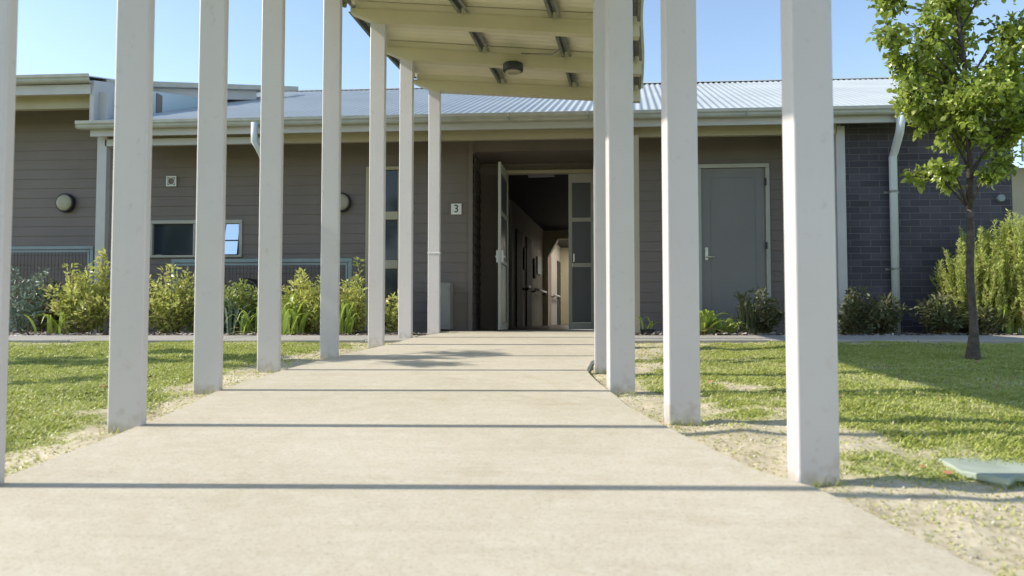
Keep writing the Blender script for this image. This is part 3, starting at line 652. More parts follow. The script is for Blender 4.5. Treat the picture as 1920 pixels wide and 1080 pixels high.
mb = MB(); mb.hexa([(wa.x, wa.y, 3.2), (wb.x, wb.y, 3.4), (wb.x-2.5, wb.y+0.3, 3.4), (wa.x-1.6, wa.y+0.3, 3.2), (wa.x, wa.y, 3.93), (wb.x, wb.y, 4.62), (wb.x-2.5, wb.y+0.3, 4.6), (wa.x-1.6, wa.y+0.3, 3.92)]); mb.build('clerestory_wall', M['clere'], B_)
mb = MB(); q = F(294, 195, 10.5); mb.box(q.x-0.06, q.x+0.05, 10.42, 10.7, 3.45, q.z+0.14); mb.build('clerestory_pier', M['siding'], B_)

# windows
def window(parent, x0, x1, z0, z1, Y, lights, frame=0.05, m='winframe', mullions=(), pm='glass', d=0.09, inner=0.0):
    """lights: list of (x0,x1,z0,z1) panes"""
    mb = MB(); yb = Y-0.03
    mb.box(x0, x1, yb, Y+d, z1-frame, z1); mb.box(x0, x1, yb-0.015, Y+d, z0, z0+frame*0.7)
    mb.box(x0, x0+frame, yb+0.002, Y+d, z0+frame*0.7+0.001, z1-frame-0.001); mb.box(x1-frame, x1, yb+0.002, Y+d, z0+frame*0.7+0.001, z1-frame-0.001)
    wd = empty('window', (x0, Y, z0)); wd.parent = parent; wd.matrix_parent_inverse = parent.matrix_basis.inverted()
    for (a, b, c_, d_) in mullions: mb.box(a, b, yb+0.006, Y+d-0.01, c_, d_)
    def sub(mb, nm, mm, **k):
        o = mb.build(nm, mm, None, **k); o.parent = wd; o.matrix_parent_inverse = (parent.matrix_basis @ parent.matrix_basis.inverted() @ Matrix.Translation((x0, Y, z0))).inverted(); return o
    sub(mb, 'frame', M[m], bevel=0.003)
    for (a, b, c_, d_) in lights:
        p = MB(); p.box(a, b, Y+0.02, Y+0.026, c_, d_); sub(p, 'pane', M[pm])
    return wd, sub
wcm = X_(421)
wd, sub = window(B_, xw0, xw1, zw0, zw1, YW, [(xw0+0.05, wcm-0.01, zw0+0.05, zw1-0.05)], mullions=[(wcm-0.02, wcm+0.02, zw0+0.036, zw1-0.051), ((xw0+wcm)/2+0.1, (xw0+wcm)/2+0.13, zw0+0.036, zw1-0.051)])
p = MB(); p.hexa([(wcm+0.022, YW-0.075, zw0+0.04), (xw1-0.052, YW-0.075, zw0+0.04), (xw1-0.052, YW-0.069, zw0+0.04), (wcm+0.022, YW-0.069, zw0+0.04), (wcm+0.022, YW+0.0, zw1-0.052), (xw1-0.052, YW+0.0, zw1-0.052), (xw1-0.052, YW+0.006, zw1-0.052), (wcm+0.022, YW+0.006, zw1-0.052)]); sub(p, 'sky_mirror_pane', M['mirror'])  # pane tilted and made mirror-like so that it throws back the sky
p = MB(); p.box(wcm+0.022, xw1-0.052, YW-0.052, YW-0.046, zw0+0.235, zw0+0.25); sub(p, 'pane_bar', M['black'])
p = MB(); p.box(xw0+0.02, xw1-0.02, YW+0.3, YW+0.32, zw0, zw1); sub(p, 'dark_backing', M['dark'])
zA0, zA1 = Z_(397, 735), Z_(319, 735); zB0, zB1 = Z_(488, 735), Z_(412, 735); zC0, zC1 = FL+0.08, Z_(504, 735)
pa, pb = xt0+0.075, X_(747)
wd, sub = window(B_, xt0, xt1, zt0, zt1, YW, [(pa, pb, zA0, zA1), (pa, pb, zB0, zB1), (pa, pb, zC0, zC1)], 0.045, m='cream',
    mullions=[(xt0+0.046, xt1-0.046, zB1, zA0), (xt0+0.046, xt1-0.046, zC1, zB0), (xt0+0.046, pa, zA0+0.001, zA1-0.001)])
p = MB(); p.box(pa+0.02, pa+0.13, YW+0.012, YW+0.018, zB1-0.30, zB1-0.05); sub(p, 'notice', M['box'])
p = MB(); p.box(pa+0.02, pa+0.13, YW+0.012, YW+0.018, zC1-0.26, zC1-0.05); sub(p, 'notice', M['box'])
# entry doors
def subpart(parent_obj):
    def f(mb, nm, mm, **k):
        o = mb.build(nm, mm, None, **k); o.parent = parent_obj
        o.matrix_parent_inverse = (parent_obj.matrix_parent_inverse @ parent_obj.matrix_basis).inverted() if False else Matrix.Translation(-Vector(parent_obj.location)) if parent_obj.parent is None else Matrix.Translation(-Vector(parent_obj.location))
        return o
    return f
mb = MB(); mb.box(xe0, xe1, YR-0.06, YR+0.06, ze1-0.055, ze1); mb.box(xe0, xe0+0.02, YR-0.06, YR+0.06, FL, ze1-0.056); mb.box(xe1-0.02, xe1+0.04, YR-0.06, YR+0.06, FL, ze1-0.056)
mb.build('door_frame', M['cream'], B_, bevel=0.003)
def leaf(x_h, y_h, wd_, ang, z0, z1, nm='door'):
    """glazed leaf hinged at x_h, local x along the leaf, ang = rotation"""
    e = empty(nm, (x_h, y_h, z0), ang); e.parent = B_; e.matrix_parent_inverse = B_.matrix_basis.inverted()
    Hh = z1-z0
    def sub(mb, n2, mm, **k): o = mb.build(n2, mm, None, **k); o.parent = e; return o
    f = MB(); st = 0.055
    r = [0.09, 0.12+0.80, 0.12+0.80+0.06+0.58]
    f.box(0, st, -0.02, 0.02, 0, Hh); f.box(wd_-st, wd_, -0.02, 0.02, 0, Hh); f.box(st+0.001, wd_-st-0.001, -0.019, 0.019, 0.0, 0.10)
    f.box(st+0.001, wd_-st-0.001, -0.019, 0.019, Hh-0.14, Hh)
    z_1 = 0.94; z_2 = 1.63
    f.box(st+0.001, wd_-st-0.001, -0.019, 0.019, z_1, z_1+0.06); f.box(st+0.001, wd_-st-0.001, -0.019, 0.019, z_2, z_2+0.06)
    sub(f, 'frame', M['winframe'], bevel=0.003)
    for a, b in ((0.101, z_1-0.001), (z_1+0.061, z_2-0.001), (z_2+0.061, Hh-0.141)):
        p = MB(); p.box(st, wd_-st, -0.004, 0.004, a, b); sub(p, 'pane', M['frost'])
    return e, sub
yl = YR-0.065
e, sub = leaf(xe0+0.012, yl, 0.90, R(-92.5), FL+0.01, ze1-0.06)
p = MB(); p.box(0.82, 0.86, -0.05, -0.021, 0.95, 1.12); p.box(0.70, 0.85, -0.065, -0.05, 1.02, 1.045); p.box(0.82, 0.86, 0.021, 0.05, 0.95, 1.12); p.box(0.70, 0.85, 0.05, 0.065, 1.02, 1.045); sub(p, 'handle', M['steel'])
xl = F(1066, 450, YR).x
e, sub = leaf(xl, YR-0.02, xe1-0.02-xl, 0, FL+0.01, ze1-0.06)
p = MB(); p.box(0.07, 0.09, -0.04, -0.021, 1.02, 1.14); sub(p, 'handle', M['steel'])
# grey side door
mb = MB(); fr = 0.055
mb.box(xd0, xd1, YW-0.045, YW+0.05, zd1-fr, zd1); mb.box(xd0, xd0+fr, YW-0.045, YW+0.05, 0.42, zd1-fr-0.001); mb.box(xd1-fr, xd1, YW-0.045, YW+0.05, 0.42, zd1-fr-0.001); mb.build('side_door_frame', M['winframe'], B_, bevel=0.004)
e = empty('side_door', (xd0+fr, YW, 0.44)); e.parent = B_; e.matrix_parent_inverse = B_.matrix_basis.inverted()
def sd(mb, n2, mm, **k): o = mb.build(n2, mm, None, **k); o.parent = e; return o
wl = xd1-xd0-2*fr; hl = zd1-fr-0.44
p = MB(); p.box(0.004, wl-0.004, -0.012, 0.03, 0, hl-0.004); sd(p, 'leaf', M['doorblue'])
p = MB(); s0 = 0.13
for (a, b, c_, d_) in ((s0, s0+0.008, 0.2, hl-0.13), (wl-s0-0.008, wl-s0, 0.2, hl-0.13), (s0+0.009, wl-s0-0.009, hl-0.138, hl-0.13)): p.box(a, b, -0.017, -0.0121, c_, d_)
sd(p, 'moulding', M['doorblue'])
p = MB(); zh = Z_(482, 1327)-0.44; p.box(0.05, 0.09, -0.02, -0.0122, zh-0.04, zh+0.13); p.tube([(0.07, -0.02, zh), (0.07, -0.06, zh), (0.17, -0.065, zh-0.005)], 0.011, 8); p.tube([(0.07, -0.02, zh+0.09), (0.07, -0.035, zh+0.09)], 0.018, 12); sd(p, 'handle', M['steel'], smooth=False)
for zq in (Z_(342, 1438), Z_(461, 1438)):
    p = MB(); p.tube([(wl+0.0, -0.052, zq-0.44-0.05), (wl+0.0, -0.052, zq-0.44+0.05)], 0.012, 8); sd(p, 'hinge', M['black'])

# corridor seen through the doors (runs back and slightly to the right)
CA = R(9.3)
def Cw(s, t, z=0.0):   # s across (right), t along
    u0, D0 = -0.65, 11.48
    return W(u0+s*math.cos(CA)+t*math.sin(CA), D0-s*math.sin(CA)+t*math.cos(CA), z)
def cbox(mb, s0, s1, t0, t1, z0, z1):
    return mb.hexa([Cw(s0, t0, z0), Cw(s1, t0, z0), Cw(s1, t1, z0), Cw(s0, t1, z0), Cw(s0, t0, z1), Cw(s1, t0, z1), Cw(s1, t1, z1), Cw(s0, t1, z1)])
CH = 3.10; TE = 16.0
mb = MB(); cbox(mb, -0.1, 0.0, 4.0, TE, FL, CH); mb.build('corridor_wall', M['inwall'], B_)
mb = MB(); cbox(mb, -1.6, -0.1, 3.9, 4.0, FL, CH); cbox(mb, -1.7, -1.6, -0.1, 4.0, FL, CH); mb.build('foyer_wall', M['inwall'], B_)
mb = MB(); cbox(mb, 2.3, 2.4, 0.2, TE, FL, CH); mb.build('corridor_side_wall', M['inwall'], B_)
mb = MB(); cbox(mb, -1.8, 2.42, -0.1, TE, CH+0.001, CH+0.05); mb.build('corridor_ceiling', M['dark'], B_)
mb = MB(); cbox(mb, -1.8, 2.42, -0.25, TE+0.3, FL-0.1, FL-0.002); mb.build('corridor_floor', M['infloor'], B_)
mb = MB(); cbox(mb, -0.1, 2.4, TE, TE+0.1, 2.7, CH); mb.build('corridor_end', M['inwall'], B_)
for i_, (s0_, s1_, t0, t1) in enumerate(((0.70, 1.15, 1.45, 1.55), (1.45, 1.85, 2.7, 2.8), (0.8, 1.4, 10.2, 14.0))):
    mb = MB(); cbox(mb, s0_, s1_, t0, t1, CH-0.03, CH-0.002); o = mb.build('ceiling_panel', M['panel_dim'] if i_ < 2 else M['panel']); tag(o, ['faint ceiling light strip just inside the top of the open doorway', 'faint ceiling light strip deeper in the foyer beside the narrow door leaf', 'added glowing panel that brightens the corridor beyond the cream portal'][i_], 'light', 'corridor ceiling lights')  # the last, strong panel is added to brighten the far corridor
# cream portal
mb = MB(); tP = 9.35; zP = CH-0.03
cbox(mb, 0.0, 2.28, tP, tP+0.3, zP-0.22, zP); cbox(mb, 0.001, 0.14, tP+0.001, tP+0.299, FL, zP-0.221)
mb.hexa([Cw(0.14, tP, zP-0.7), Cw(0.15, tP, zP-0.7), Cw(0.15, tP+0.3, zP-0.7), Cw(0.14, tP+0.3, zP-0.7), Cw(0.14, tP, zP-0.222), Cw(0.42, tP, zP-0.222), Cw(0.42, tP+0.3, zP-0.222), Cw(0.14, tP+0.3, zP-0.222)])
mb.build('portal', M['incream'], B_)
for (t0, t1, m_) in ((4.5, 5.35, 'dark'), (6.0, 6.85, 'dark'), (9.8, 11.2, 'redwood'), (13.2, 14.1, 'dark')):
    mb = MB(); cbox(mb, 0.001, 0.03, t0, t1, FL, FL+2.1); mb.build('corridor_door', M[m_], B_)
mb = MB(); cbox(mb, 0.001, 0.35, 14.4, 14.5, FL, CH-0.01); mb.build('lit_wall_stub', M['incream'], B_)  # cream stub added to look like a sunlit stretch of wall
for i_, (t0, t1) in enumerate(((5.45, 5.9), (7.0, 9.2), (11.4, 13.0))):
    h_ = empty('handrail', Cw(0.05, t0, 1.35)); tag(h_, ['short white handrail length between the two dark corridor doors', 'white corridor handrail length just before the cream portal', 'white corridor handrail length beyond the cream portal'][i_], 'handrail', 'handrails along the corridor wall')
    mb = MB(); mb.tube([Cw(0.10, t0, 1.36), Cw(0.10, t1, 1.36)], 0.032, 10); mb.build('rail', M['white'], h_, smooth=True)
    for tt in (t0+0.05, t1-0.05):
        mb = MB(); mb.tube([Cw(0.0, tt, 1.30), Cw(0.06, tt, 1.30), Cw(0.10, tt, 1.34)], 0.02, 8); mb.build('bracket', M['black'], h_)
for i_, (t0, t1, z0, z1) in enumerate(((5.55, 5.75, 1.75, 2.25), (7.3, 7.6, 1.65, 2.15), (7.9, 8.7, 1.8, 2.25))):
    mb = MB(); cbox(mb, 0.001, 0.04, t0, t1, z0, z1)
    o = mb.build('picture_frame', M['dark'] if i_ != 2 else M['box'], bevel=0.004)
    tag(o, ['dark narrow notice frame between the two near corridor doors', 'small dark notice frame past the second corridor door', 'wide grey frame beside the cream portal'][i_], 'frame', 'frames on the corridor wall')

# ---------------------------------------------------------------- fittings
def wall_light(px, py, label, Y=YW-0.02):
    c = F(px, py, Y); e = empty('wall_light', c); tag(e, label, 'light', 'round lights on the wall')
    mb = MB(); mb.tube([c, c+Vector((0,-0.05,0)), c+Vector((0,-0.065,0))], [0.14, 0.14, 0.13], 36); mb.build('rim', M['black'], e, bevel=0.004)
    mb = MB(); mb.tube([c+Vector((0,-0.06,0)), c+Vector((0,-0.07,0)), c+Vector((0,-0.073,0))], [0.118, 0.112, 0.06], 36); mb.build('lens', M['lens'], e, smooth=True)
wall_light(125, 381, 'round black rimmed wall light on the far left weatherboards above the mesh screen')
wall_light(641, 380, 'round black rimmed wall light half hidden behind a canopy post, left of the tall window')
c = F(322, 340, YW-0.02); e = empty('wall_vent', c); tag(e, 'small square white vent with a round opening on the wall above the wide window', 'vent')
mb = MB(); s_ = 0.075
mb.box(c.x-s_, c.x+s_, c.y-0.02, c.y, c.z+0.058, c.z+s_); mb.box(c.x-s_, c.x+s_, c.y-0.02, c.y, c.z-s_, c.z-0.058); mb.box(c.x-s_, c.x-0.058, c.y-0.02, c.y, c.z-0.057, c.z+0.057); mb.box(c.x+0.058, c.x+s_, c.y-0.02, c.y, c.z-0.057, c.z+0.057); mb.build('frame', M['white'], e)
mb = MB(); mb.tube([c+Vector((0.052*math.cos(t), -0.014, 0.052*math.sin(t))) for t in np.linspace(0, 2*math.pi, 25)], 0.006, 6, cap=False); mb.build('ring', M['white'], e)
mb = MB(); mb.box(c.x-0.057, c.x+0.057, c.y-0.006, c.y-0.002, c.z-0.057, c.z+0.057); mb.build('backing', M['siding'], e)
# number sign
c = F(855.5, 392, YW-0.022); e = empty('number_sign', c); tag(e, 'small white square sign with a black 3 on the wall beside the entry', 'sign')
mb = MB(); mb.box(c.x-0.074, c.x+0.074, c.y-0.006, c.y, c.z-0.078, c.z+0.078); mb.build('plate', M['white'], e, bevel=0.002)
tx = bpy.data.curves.new('number', 'FONT'); tx.body = '3'; tx.size = 0.155; tx.align_x = 'CENTER'; tx.align_y = 'CENTER'; tx.extrude = 0.0008; tx.offset = 0.001
to = bpy.data.objects.new('number', tx); col.objects.link(to); to.rotation_euler = (R(90), 0, 0); to.location = (c.x, c.y-0.008, c.z)
bpy.context.view_layer.update()
me = bpy.data.meshes.new_from_object(to.evaluated_get(bpy.context.evaluated_depsgraph_get())); mo = bpy.data.objects.new('number', me); col.objects.link(mo)
mo.parent = e; mo.location = Vector((0, -0.008, 0)); mo.rotation_euler = (R(90), 0, 0); me.materials.clear(); me.materials.append(M['ink'])
bpy.data.objects.remove(to)
# meter box by the entry
a, b = F(822, 600, 10.2), F(845, 530, 10.2)
e = empty('wall_box', (a.x, 10.3, 0.45)); tag(e, 'waist high grey metal cabinet against the wall left of the entry', 'cabinet')
mb = MB(); mb.box(a.x-0.1, b.x, 10.15, YW-0.021, 0.47, b.z); mb.build('case', M['box'], e, bevel=0.01)
mb = MB(); mb.box(a.x-0.07, b.x-0.02, 10.142, 10.149, 0.52, b.z-0.06); mb.build('door', M['box'], e, bevel=0.003)
# mesh screens
def screen(x0, x1, z0, z1, Y, label):
    e = empty('mesh_screen', (x0, Y, z0)); tag(e, label, 'screen', 'mesh screens along the wall')
    mb = MB(); t = 0.05
    mb.box(x0, x1, Y, Y+t, z1-t, z1); mb.box(x0, x1, Y, Y+t, z0, z0+t); mb.box(x0, x0+t, Y+0.001, Y+t-0.001, z0+t, z1-t); mb.box(x1-t, x1, Y+0.001, Y+t-0.001, z0+t, z1-t)
    mb.build('frame', M['teal'], e, bevel=0.006)
    mb = MB(); i = 0.062
    mb.box(x0+i, x1-i, Y+0.01, Y+0.035, z1-i-0.025, z1-i); mb.box(x0+i, x0+i+0.025, Y+0.01, Y+0.035, z0+i, z1-i-0.026); mb.box(x1-i-0.025, x1-i, Y+0.01, Y+0.035, z0+i, z1-i-0.026)
    mb.build('inner_frame', M['teal'], e)
    mb = MB(); x = x0+i
    while x < x1-i: mb.box(x, x+0.004, Y+0.02, Y+0.024, z0+t, z1-i-0.026); x += 0.05
    z = z0+0.15
    while z < z1-0.1: mb.box(x0+i, x1-i, Y+0.0245, Y+0.0285, z, z+0.004); z += 0.2
    mb.build('mesh_infill', M['black'], e)
    for xx in (x0+0.1, x1-0.15):
        mb = MB(); mb.box(xx, xx+0.05, Y+0.001, Y+0.049, 0.35, z0-0.001); mb.build('leg', M['teal'], e)
YS = 9.9
screen(-9.5, X_(175, YS), 0.55, Z_(461, 100, YS), YS, 'long grey steel mesh screen at the far left under the wall light')
screen(X_(322, YS), X_(660, YS), 0.55, Z_(485, 500, YS), YS, 'long grey steel mesh screen below the wide window')
for px, lab in ((462, 'round black fan unit behind the mesh screen below the wide window'), (218, 'round black fan unit between the two mesh screens')):
    c = F(px, 548, 10.15); e = empty('fan_unit', c); tag(e, lab, 'fan unit')
    mb = MB(); mb.tube([c+Vector((0,0.18,0)), c, c+Vector((0,-0.02,0))], [0.2, 0.2, 0.185], 28); mb.build('housing', M['black'], e)
    mb = MB()
    for r_ in (0.05, 0.09, 0.13, 0.17): mb.tube([c+Vector((r_*math.cos(t), -0.03, r_*math.sin(t))) for t in np.linspace(0, 2*math.pi, 25)], 0.004, 5, cap=False)
    mb.build('grille', M['galv'], e)
# downpipes
xp = X_(1681, 9.8); e = empty('downpipe', (xp, 9.85, 0.45)); e.parent = B_; e.matrix_parent_inverse = B_.matrix_basis.inverted(); e.location = (xp, 9.85, 0.45)
def pipe(mb, pts, r): mb.tube(pts, r, 14)
mb = MB(); q = 9.855; g0 = X_(1689, YG+0.06, 215)
pipe(mb, [(g0, YG+0.07, 3.165), (g0, YG+0.07, 3.03), (g0-0.005, YG+0.09, 2.93), (xp+0.01, q-0.03, 2.76), (xp, q, 2.70), (xp, q, 0.40)], 0.05)
o = mb.build('pipe', M['pipe'], None, smooth=True); o.parent = e; o.matrix_parent_inverse = Matrix.Translation(-Vector((xp, 9.85, 0.45)))
for zc in (Z_(358, 1680, 9.8), Z_(504, 1680, 9.8)):
    mb = MB(); mb.box(xp-0.095, xp+0.095, YB-0.012, YB-0.003, zc-0.012, zc+0.012); mb.tube([(xp, q, zc-0.015), (xp, q, zc+0.015)], 0.054, 14)
    o = mb.build('strap', M['galv'], None); o.parent = e; o.matrix_parent_inverse = Matrix.Translation(-Vector((xp, 9.85, 0.45)))
gx = X_(481, YG+0.05, 240); mb = MB(); xq = X_(505, 9.85)
pipe(mb, [(gx, YG-0.02, 3.175), (gx, YG-0.02, 2.93), (gx+0.04, YG+0.02, 2.85), (xq, 9.68, 2.70), (xq, 9.72, 2.62), (xq, 9.72, 0.4)], 0.042)
mb.build('eave_downpipe', M['pipe'], B_, smooth=True)
c = F(1875, 372, YB-0.002); mb = MB(); mb.tube([c, c+Vector((0,-0.04,0))], [0.05, 0.045], 20)
tag(mb.build('wall_fitting', M['teal'], None, bevel=0.004), 'small round grey fitting on the dark brick wall above the rosemary', 'fitting')
# utility pit lid in the lawn at right
e = empty('pit_lid', W(1.85, 2.62, 0.1)); tag(e, 'pale green plastic pit lid lying in the lawn at the lower right', 'pit lid')
zc = 0.07
mb = MB(); P4 = [W(1.64, 2.90, 0), W(2.6, 2.92, 0), W(2.6, 2.60, 0), W(1.72, 2.58, 0), W(1.66, 2.52, 0), W(1.58, 2.66, 0)]
n_ = len(P4); i0 = 0
for z in (0.045, zc+0.0): 
    for p_ in P4: mb.v.append((p_.x, p_.y, z))
for k in range(n_): mb.f.append((k, (k+1) % n_, n_+(k+1) % n_, n_+k))
mb.f.append(tuple(range(n_))); mb.f.append(tuple(range(n_, 2*n_)))
mb.build('lid', M['lid'], e, bevel=0.006)
mb = MB(); P5 = [W(1.62, 2.75, 0), W(1.74, 2.75, 0), W(1.74, 2.60, 0), W(1.665, 2.54, 0), W(1.61, 2.66, 0)]; n_ = 5
for z in (0.0, 0.0445):
    for p_ in P5: mb.v.append((p_.x, p_.y, z))
for k in range(n_): mb.f.append((k, (k+1) % n_, n_+(k+1) % n_, n_+k))
mb.f.append(tuple(range(n_))); mb.f.append(tuple(range(n_, 2*n_))); mb.build('corner_block', M['lid'], e)
mb = MB(); a = W(1.745, 2.60, 0); b = W(2.6, 2.62, 0); d_ = W(2.5, 2.46, 0); f_ = W(1.86, 2.46, 0)
mb.hexa([(a.x, a.y, 0.0), (b.x, b.y, 0.0), (b.x, b.y+0.16, 0.0), (a.x, a.y+0.16, 0.0), (a.x, a.y, 0.044), (b.x, b.y, 0.044), (b.x, b.y+0.16, 0.044), (a.x, a.y+0.16, 0.044)]); mb.build('lid_shade', M['black'], e)  # black block stands in for the shade under the lid edge
# small drain covers in the bed edge
for px, py, lab in ((476, 631, 'small grey drain cover at the left bed edge near the middle post'), (70, 634, 'flat grey paver at the far left end of the garden bed')):
    p_ = AT(px, py, 8.95); mb = MB(); ww = 0.10 if px > 400 else 0.35
    mb.hexa([W(0,0)+Vector((p_.x-ww, p_.y-0.07, 0.40)), Vector((p_.x+ww, p_.y-0.07, 0.40)), Vector((p_.x+ww, p_.y+0.07, 0.40)), Vector((p_.x-ww, p_.y+0.07, 0.40)), Vector((p_.x-ww, p_.y-0.07, 0.425)), Vector((p_.x+ww, p_.y-0.07, 0.425)), Vector((p_.x+ww, p_.y+0.07, 0.425)), Vector((p_.x-ww, p_.y+0.07, 0.425))])
    tag(mb.build('drain_cover' if px > 400 else 'paver', M['teal'], None, bevel=0.012), lab, 'cover' if px > 400 else 'paver')
# neighbouring building far right
e = empty('neighbour_building', (9.4, 14.0, 0.3)); tag(e, 'pale cream building glimpsed beyond the brick wall at the right edge', 'building')
q0 = F(1898, 360, 14.0)
mb = MB(); mb.box(q0.x+0.0, q0.x+6, 14.0, 19, 0.3, 3.35); mb.build('wall', M['cream'], e)
mb = MB(); mb.box(q0.x-0.15, q0.x+6.2, 13.4, 13.45, 3.35, 3.75); mb.build('fascia', M['white'], e)
mb = MB(); mb.hexa([(q0.x-0.2, 13.3, 3.76), (q0.x+6.3, 13.3, 3.76), (q0.x+6.3, 16.5, 5.3), (q0.x-0.2, 16.5, 5.3), (q0.x-0.2, 13.3, 3.80), (q0.x+6.3, 13.3, 3.80), (q0.x+6.3, 16.5, 5.34), (q0.x-0.2, 16.5, 5.34)]); mb.build('roof', M['roof'], e)
mb = MB(); mb.box(q0.x+0.25, q0.x+1.2, 13.97, 13.99, 1.7, 2.6); mb.build('window', M['glass'], e)

# ---------------------------------------------------------------- plants
def unit(v): return v/np.maximum(np.linalg.norm(v, axis=1, keepdims=True), 1e-6)
def leaves(c, d, L, Wd, fold=0.25, droop=0.0):
    """c base points, d directions; six-vertex pointed leaves"""
    n = len(c); d = unit(d); r = unit(rng.normal(size=(n, 3))); s = unit(np.cross(d, r)); up = np.cross(s, d)
    L = L[:, None]; Wd = Wd[:, None]
    m1 = c+d*L*0.38; m2 = c+d*L*0.72-up*0.06*L; tip = c+d*L-up*(0.16+droop)*L
    V = np.stack([c, m1+s*Wd*0.5+up*fold*Wd*0.5, m2+s*Wd*0.36+up*fold*Wd*0.3, tip, m2-s*Wd*0.36+up*fold*Wd*0.3, m1-s*Wd*0.5+up*fold*Wd*0.5, m1, m2], 1).reshape(-1, 3)
    i = np.arange(n)*8
    Fq = [np.stack([i, i+1, i+6, i+5], 1), np.stack([i+1, i+2, i+7, i+6], 1), np.stack([i+6, i+7, i+4, i+5], 1), np.stack([i+7, i+2, i+3, i+4], 1)]
    return V, np.concatenate(Fq)
def shrub(name, u, D, h, w_, nst, lm, label, leafL=0.055, cat='shrub', group='shrubs in the garden beds', tall=None, dens=1.0, dry=0.28, asp=0.36, seed=1):
    global rng; rng = np.random.default_rng(seed)
    base = W(u, D, 0.40); e = empty(name, base); tag(e, label, cat, group)
    mb = MB(); C = []; Dn = []; T = []
    for k in range(nst):
        ang = rng.random()*2*math.pi; lean = (rng.random()**0.6)*w_*0.62; hh = h*(0.42+0.58*rng.random()**1.3)*(1-0.25*(lean/(w_*0.62+1e-6))**2)
        if tall and k < tall: hh = h*1.0; lean *= 0.3
        p0 = base+Vector((math.cos(ang)*w_*0.12, math.sin(ang)*w_*0.10, 0)); p3 = base+Vector((math.cos(ang)*lean, math.sin(ang)*lean*0.75, hh))
        p1 = p0+Vector((0, 0, hh*0.5))
        pl = [p0*(1-t)**2+p1*2*t*(1-t)+p3*t*t for t in np.linspace(0, 1, 6)]
        mb.tube(pl, [0.006, 0.005, 0.0045, 0.004, 0.003, 0.002], 4)
        nl = int((26+hh*80)*dens)
        t = rng.random(nl)**0.75*0.92+0.08
        P_ = np.array([tuple(p0*(1-q)**2+p1*2*q*(1-q)+p3*q*q) for q in t])
        # side shoots
        off = unit(rng.normal(size=(nl, 3)))*np.array([1, 1, 0.6]); off[:, 2] += 0.25
        sp = (0.02+0.09*rng.random(nl)*(0.35+0.65*(1-t)))*min(1.0, w_*1.6)
        C.append(P_+off*sp[:, None]); Dn.append(off+np.array([0, 0, 0.15])+rng.normal(size=(nl, 3))*0.35)
        tt = np.clip(0.15+0.6*t+0.3*(rng.random(nl)-0.5), 0, 0.78); dead = rng.random(nl) < dry*np.clip(1.6-3.2*t, 0.12, 1.5); T.append(np.where(dead, 0.9+0.1*rng.random(nl), tt))
    C = np.concatenate(C); Dn = np.concatenate(Dn); T = np.concatenate(T); C[:, 2] = np.maximum(C[:, 2], 0.41)
    Ls = leafL*(0.6+0.7*rng.random(len(C))); V, Fq = leaves(C, Dn, Ls, Ls*asp)
    npmesh('foliage', V, Fq, M[lm], e, tint=np.repeat(T, 8)); mb.build('stem', M['stem'], e)
    return e
def strap(name, u, D, h, w_, nb_, lm, label, bw=0.028, dry=0.15, seed=1, z0=0.41, group='strap leaved plants in the garden beds', up=0.1):
    h *= 0.78; w_ *= 1.3; nb_ = int(nb_*0.75)
    global rng; rng = np.random.default_rng(seed)
    base = W(u, D, z0); V = []; Fq = []; T = []
    for k in range(nb_):
        a = rng.random()*2*math.pi; r_ = w_*0.62*(0.25+0.75*rng.random()); hh = h*(0.45+0.55*rng.random()); b0 = base+Vector((rng.normal()*0.05*w_*2, rng.normal()*0.04, 0))
        dr = Vector((math.cos(a), math.sin(a)*0.7, 0)); sd_ = Vector((-math.sin(a), math.cos(a), 0)); t0 = 0.25+0.5*rng.random()
        deadk = rng.random() < dry; ar = 0.3+0.9*rng.random(); hh *= 0.35 if deadk else 1; bwk = bw*(0.6+0.6*rng.random())
        i0 = len(V); n_ = 7
        for j in range(n_):
            t = j/(n_-1); p_ = b0+dr*(r_*t**1.3)+Vector((0, 0, hh*(max(0.0, math.sin(t*math.pi*min(1.02, 0.5+(1-up)*0.62*ar)))**0.9 if t > 0 else 0)))
            ww = bwk*(math.sin(min(1, t*1.15+0.18)*math.pi)**0.6 if t < 0.98 else 0.05)
            V += [tuple(p_-sd_*ww), tuple(p_-Vector((0,0,ww*0.4))), tuple(p_+sd_*ww)]
            T += [0.95 if deadk else min(0.78, t0*0.7+0.35*t)]*3
        for j in range(n_-1):
            q = i0+3*j; Fq += [(q, q+1, q+4, q+3), (q+1, q+2, q+5, q+4)]
    o = npmesh(name, V, Fq, M[lm], None, tint=T, smooth=True); tag(o, label, 'plant', group); return o
def uof(px, D): return (px-960)/FPX*D
DB = 9.3
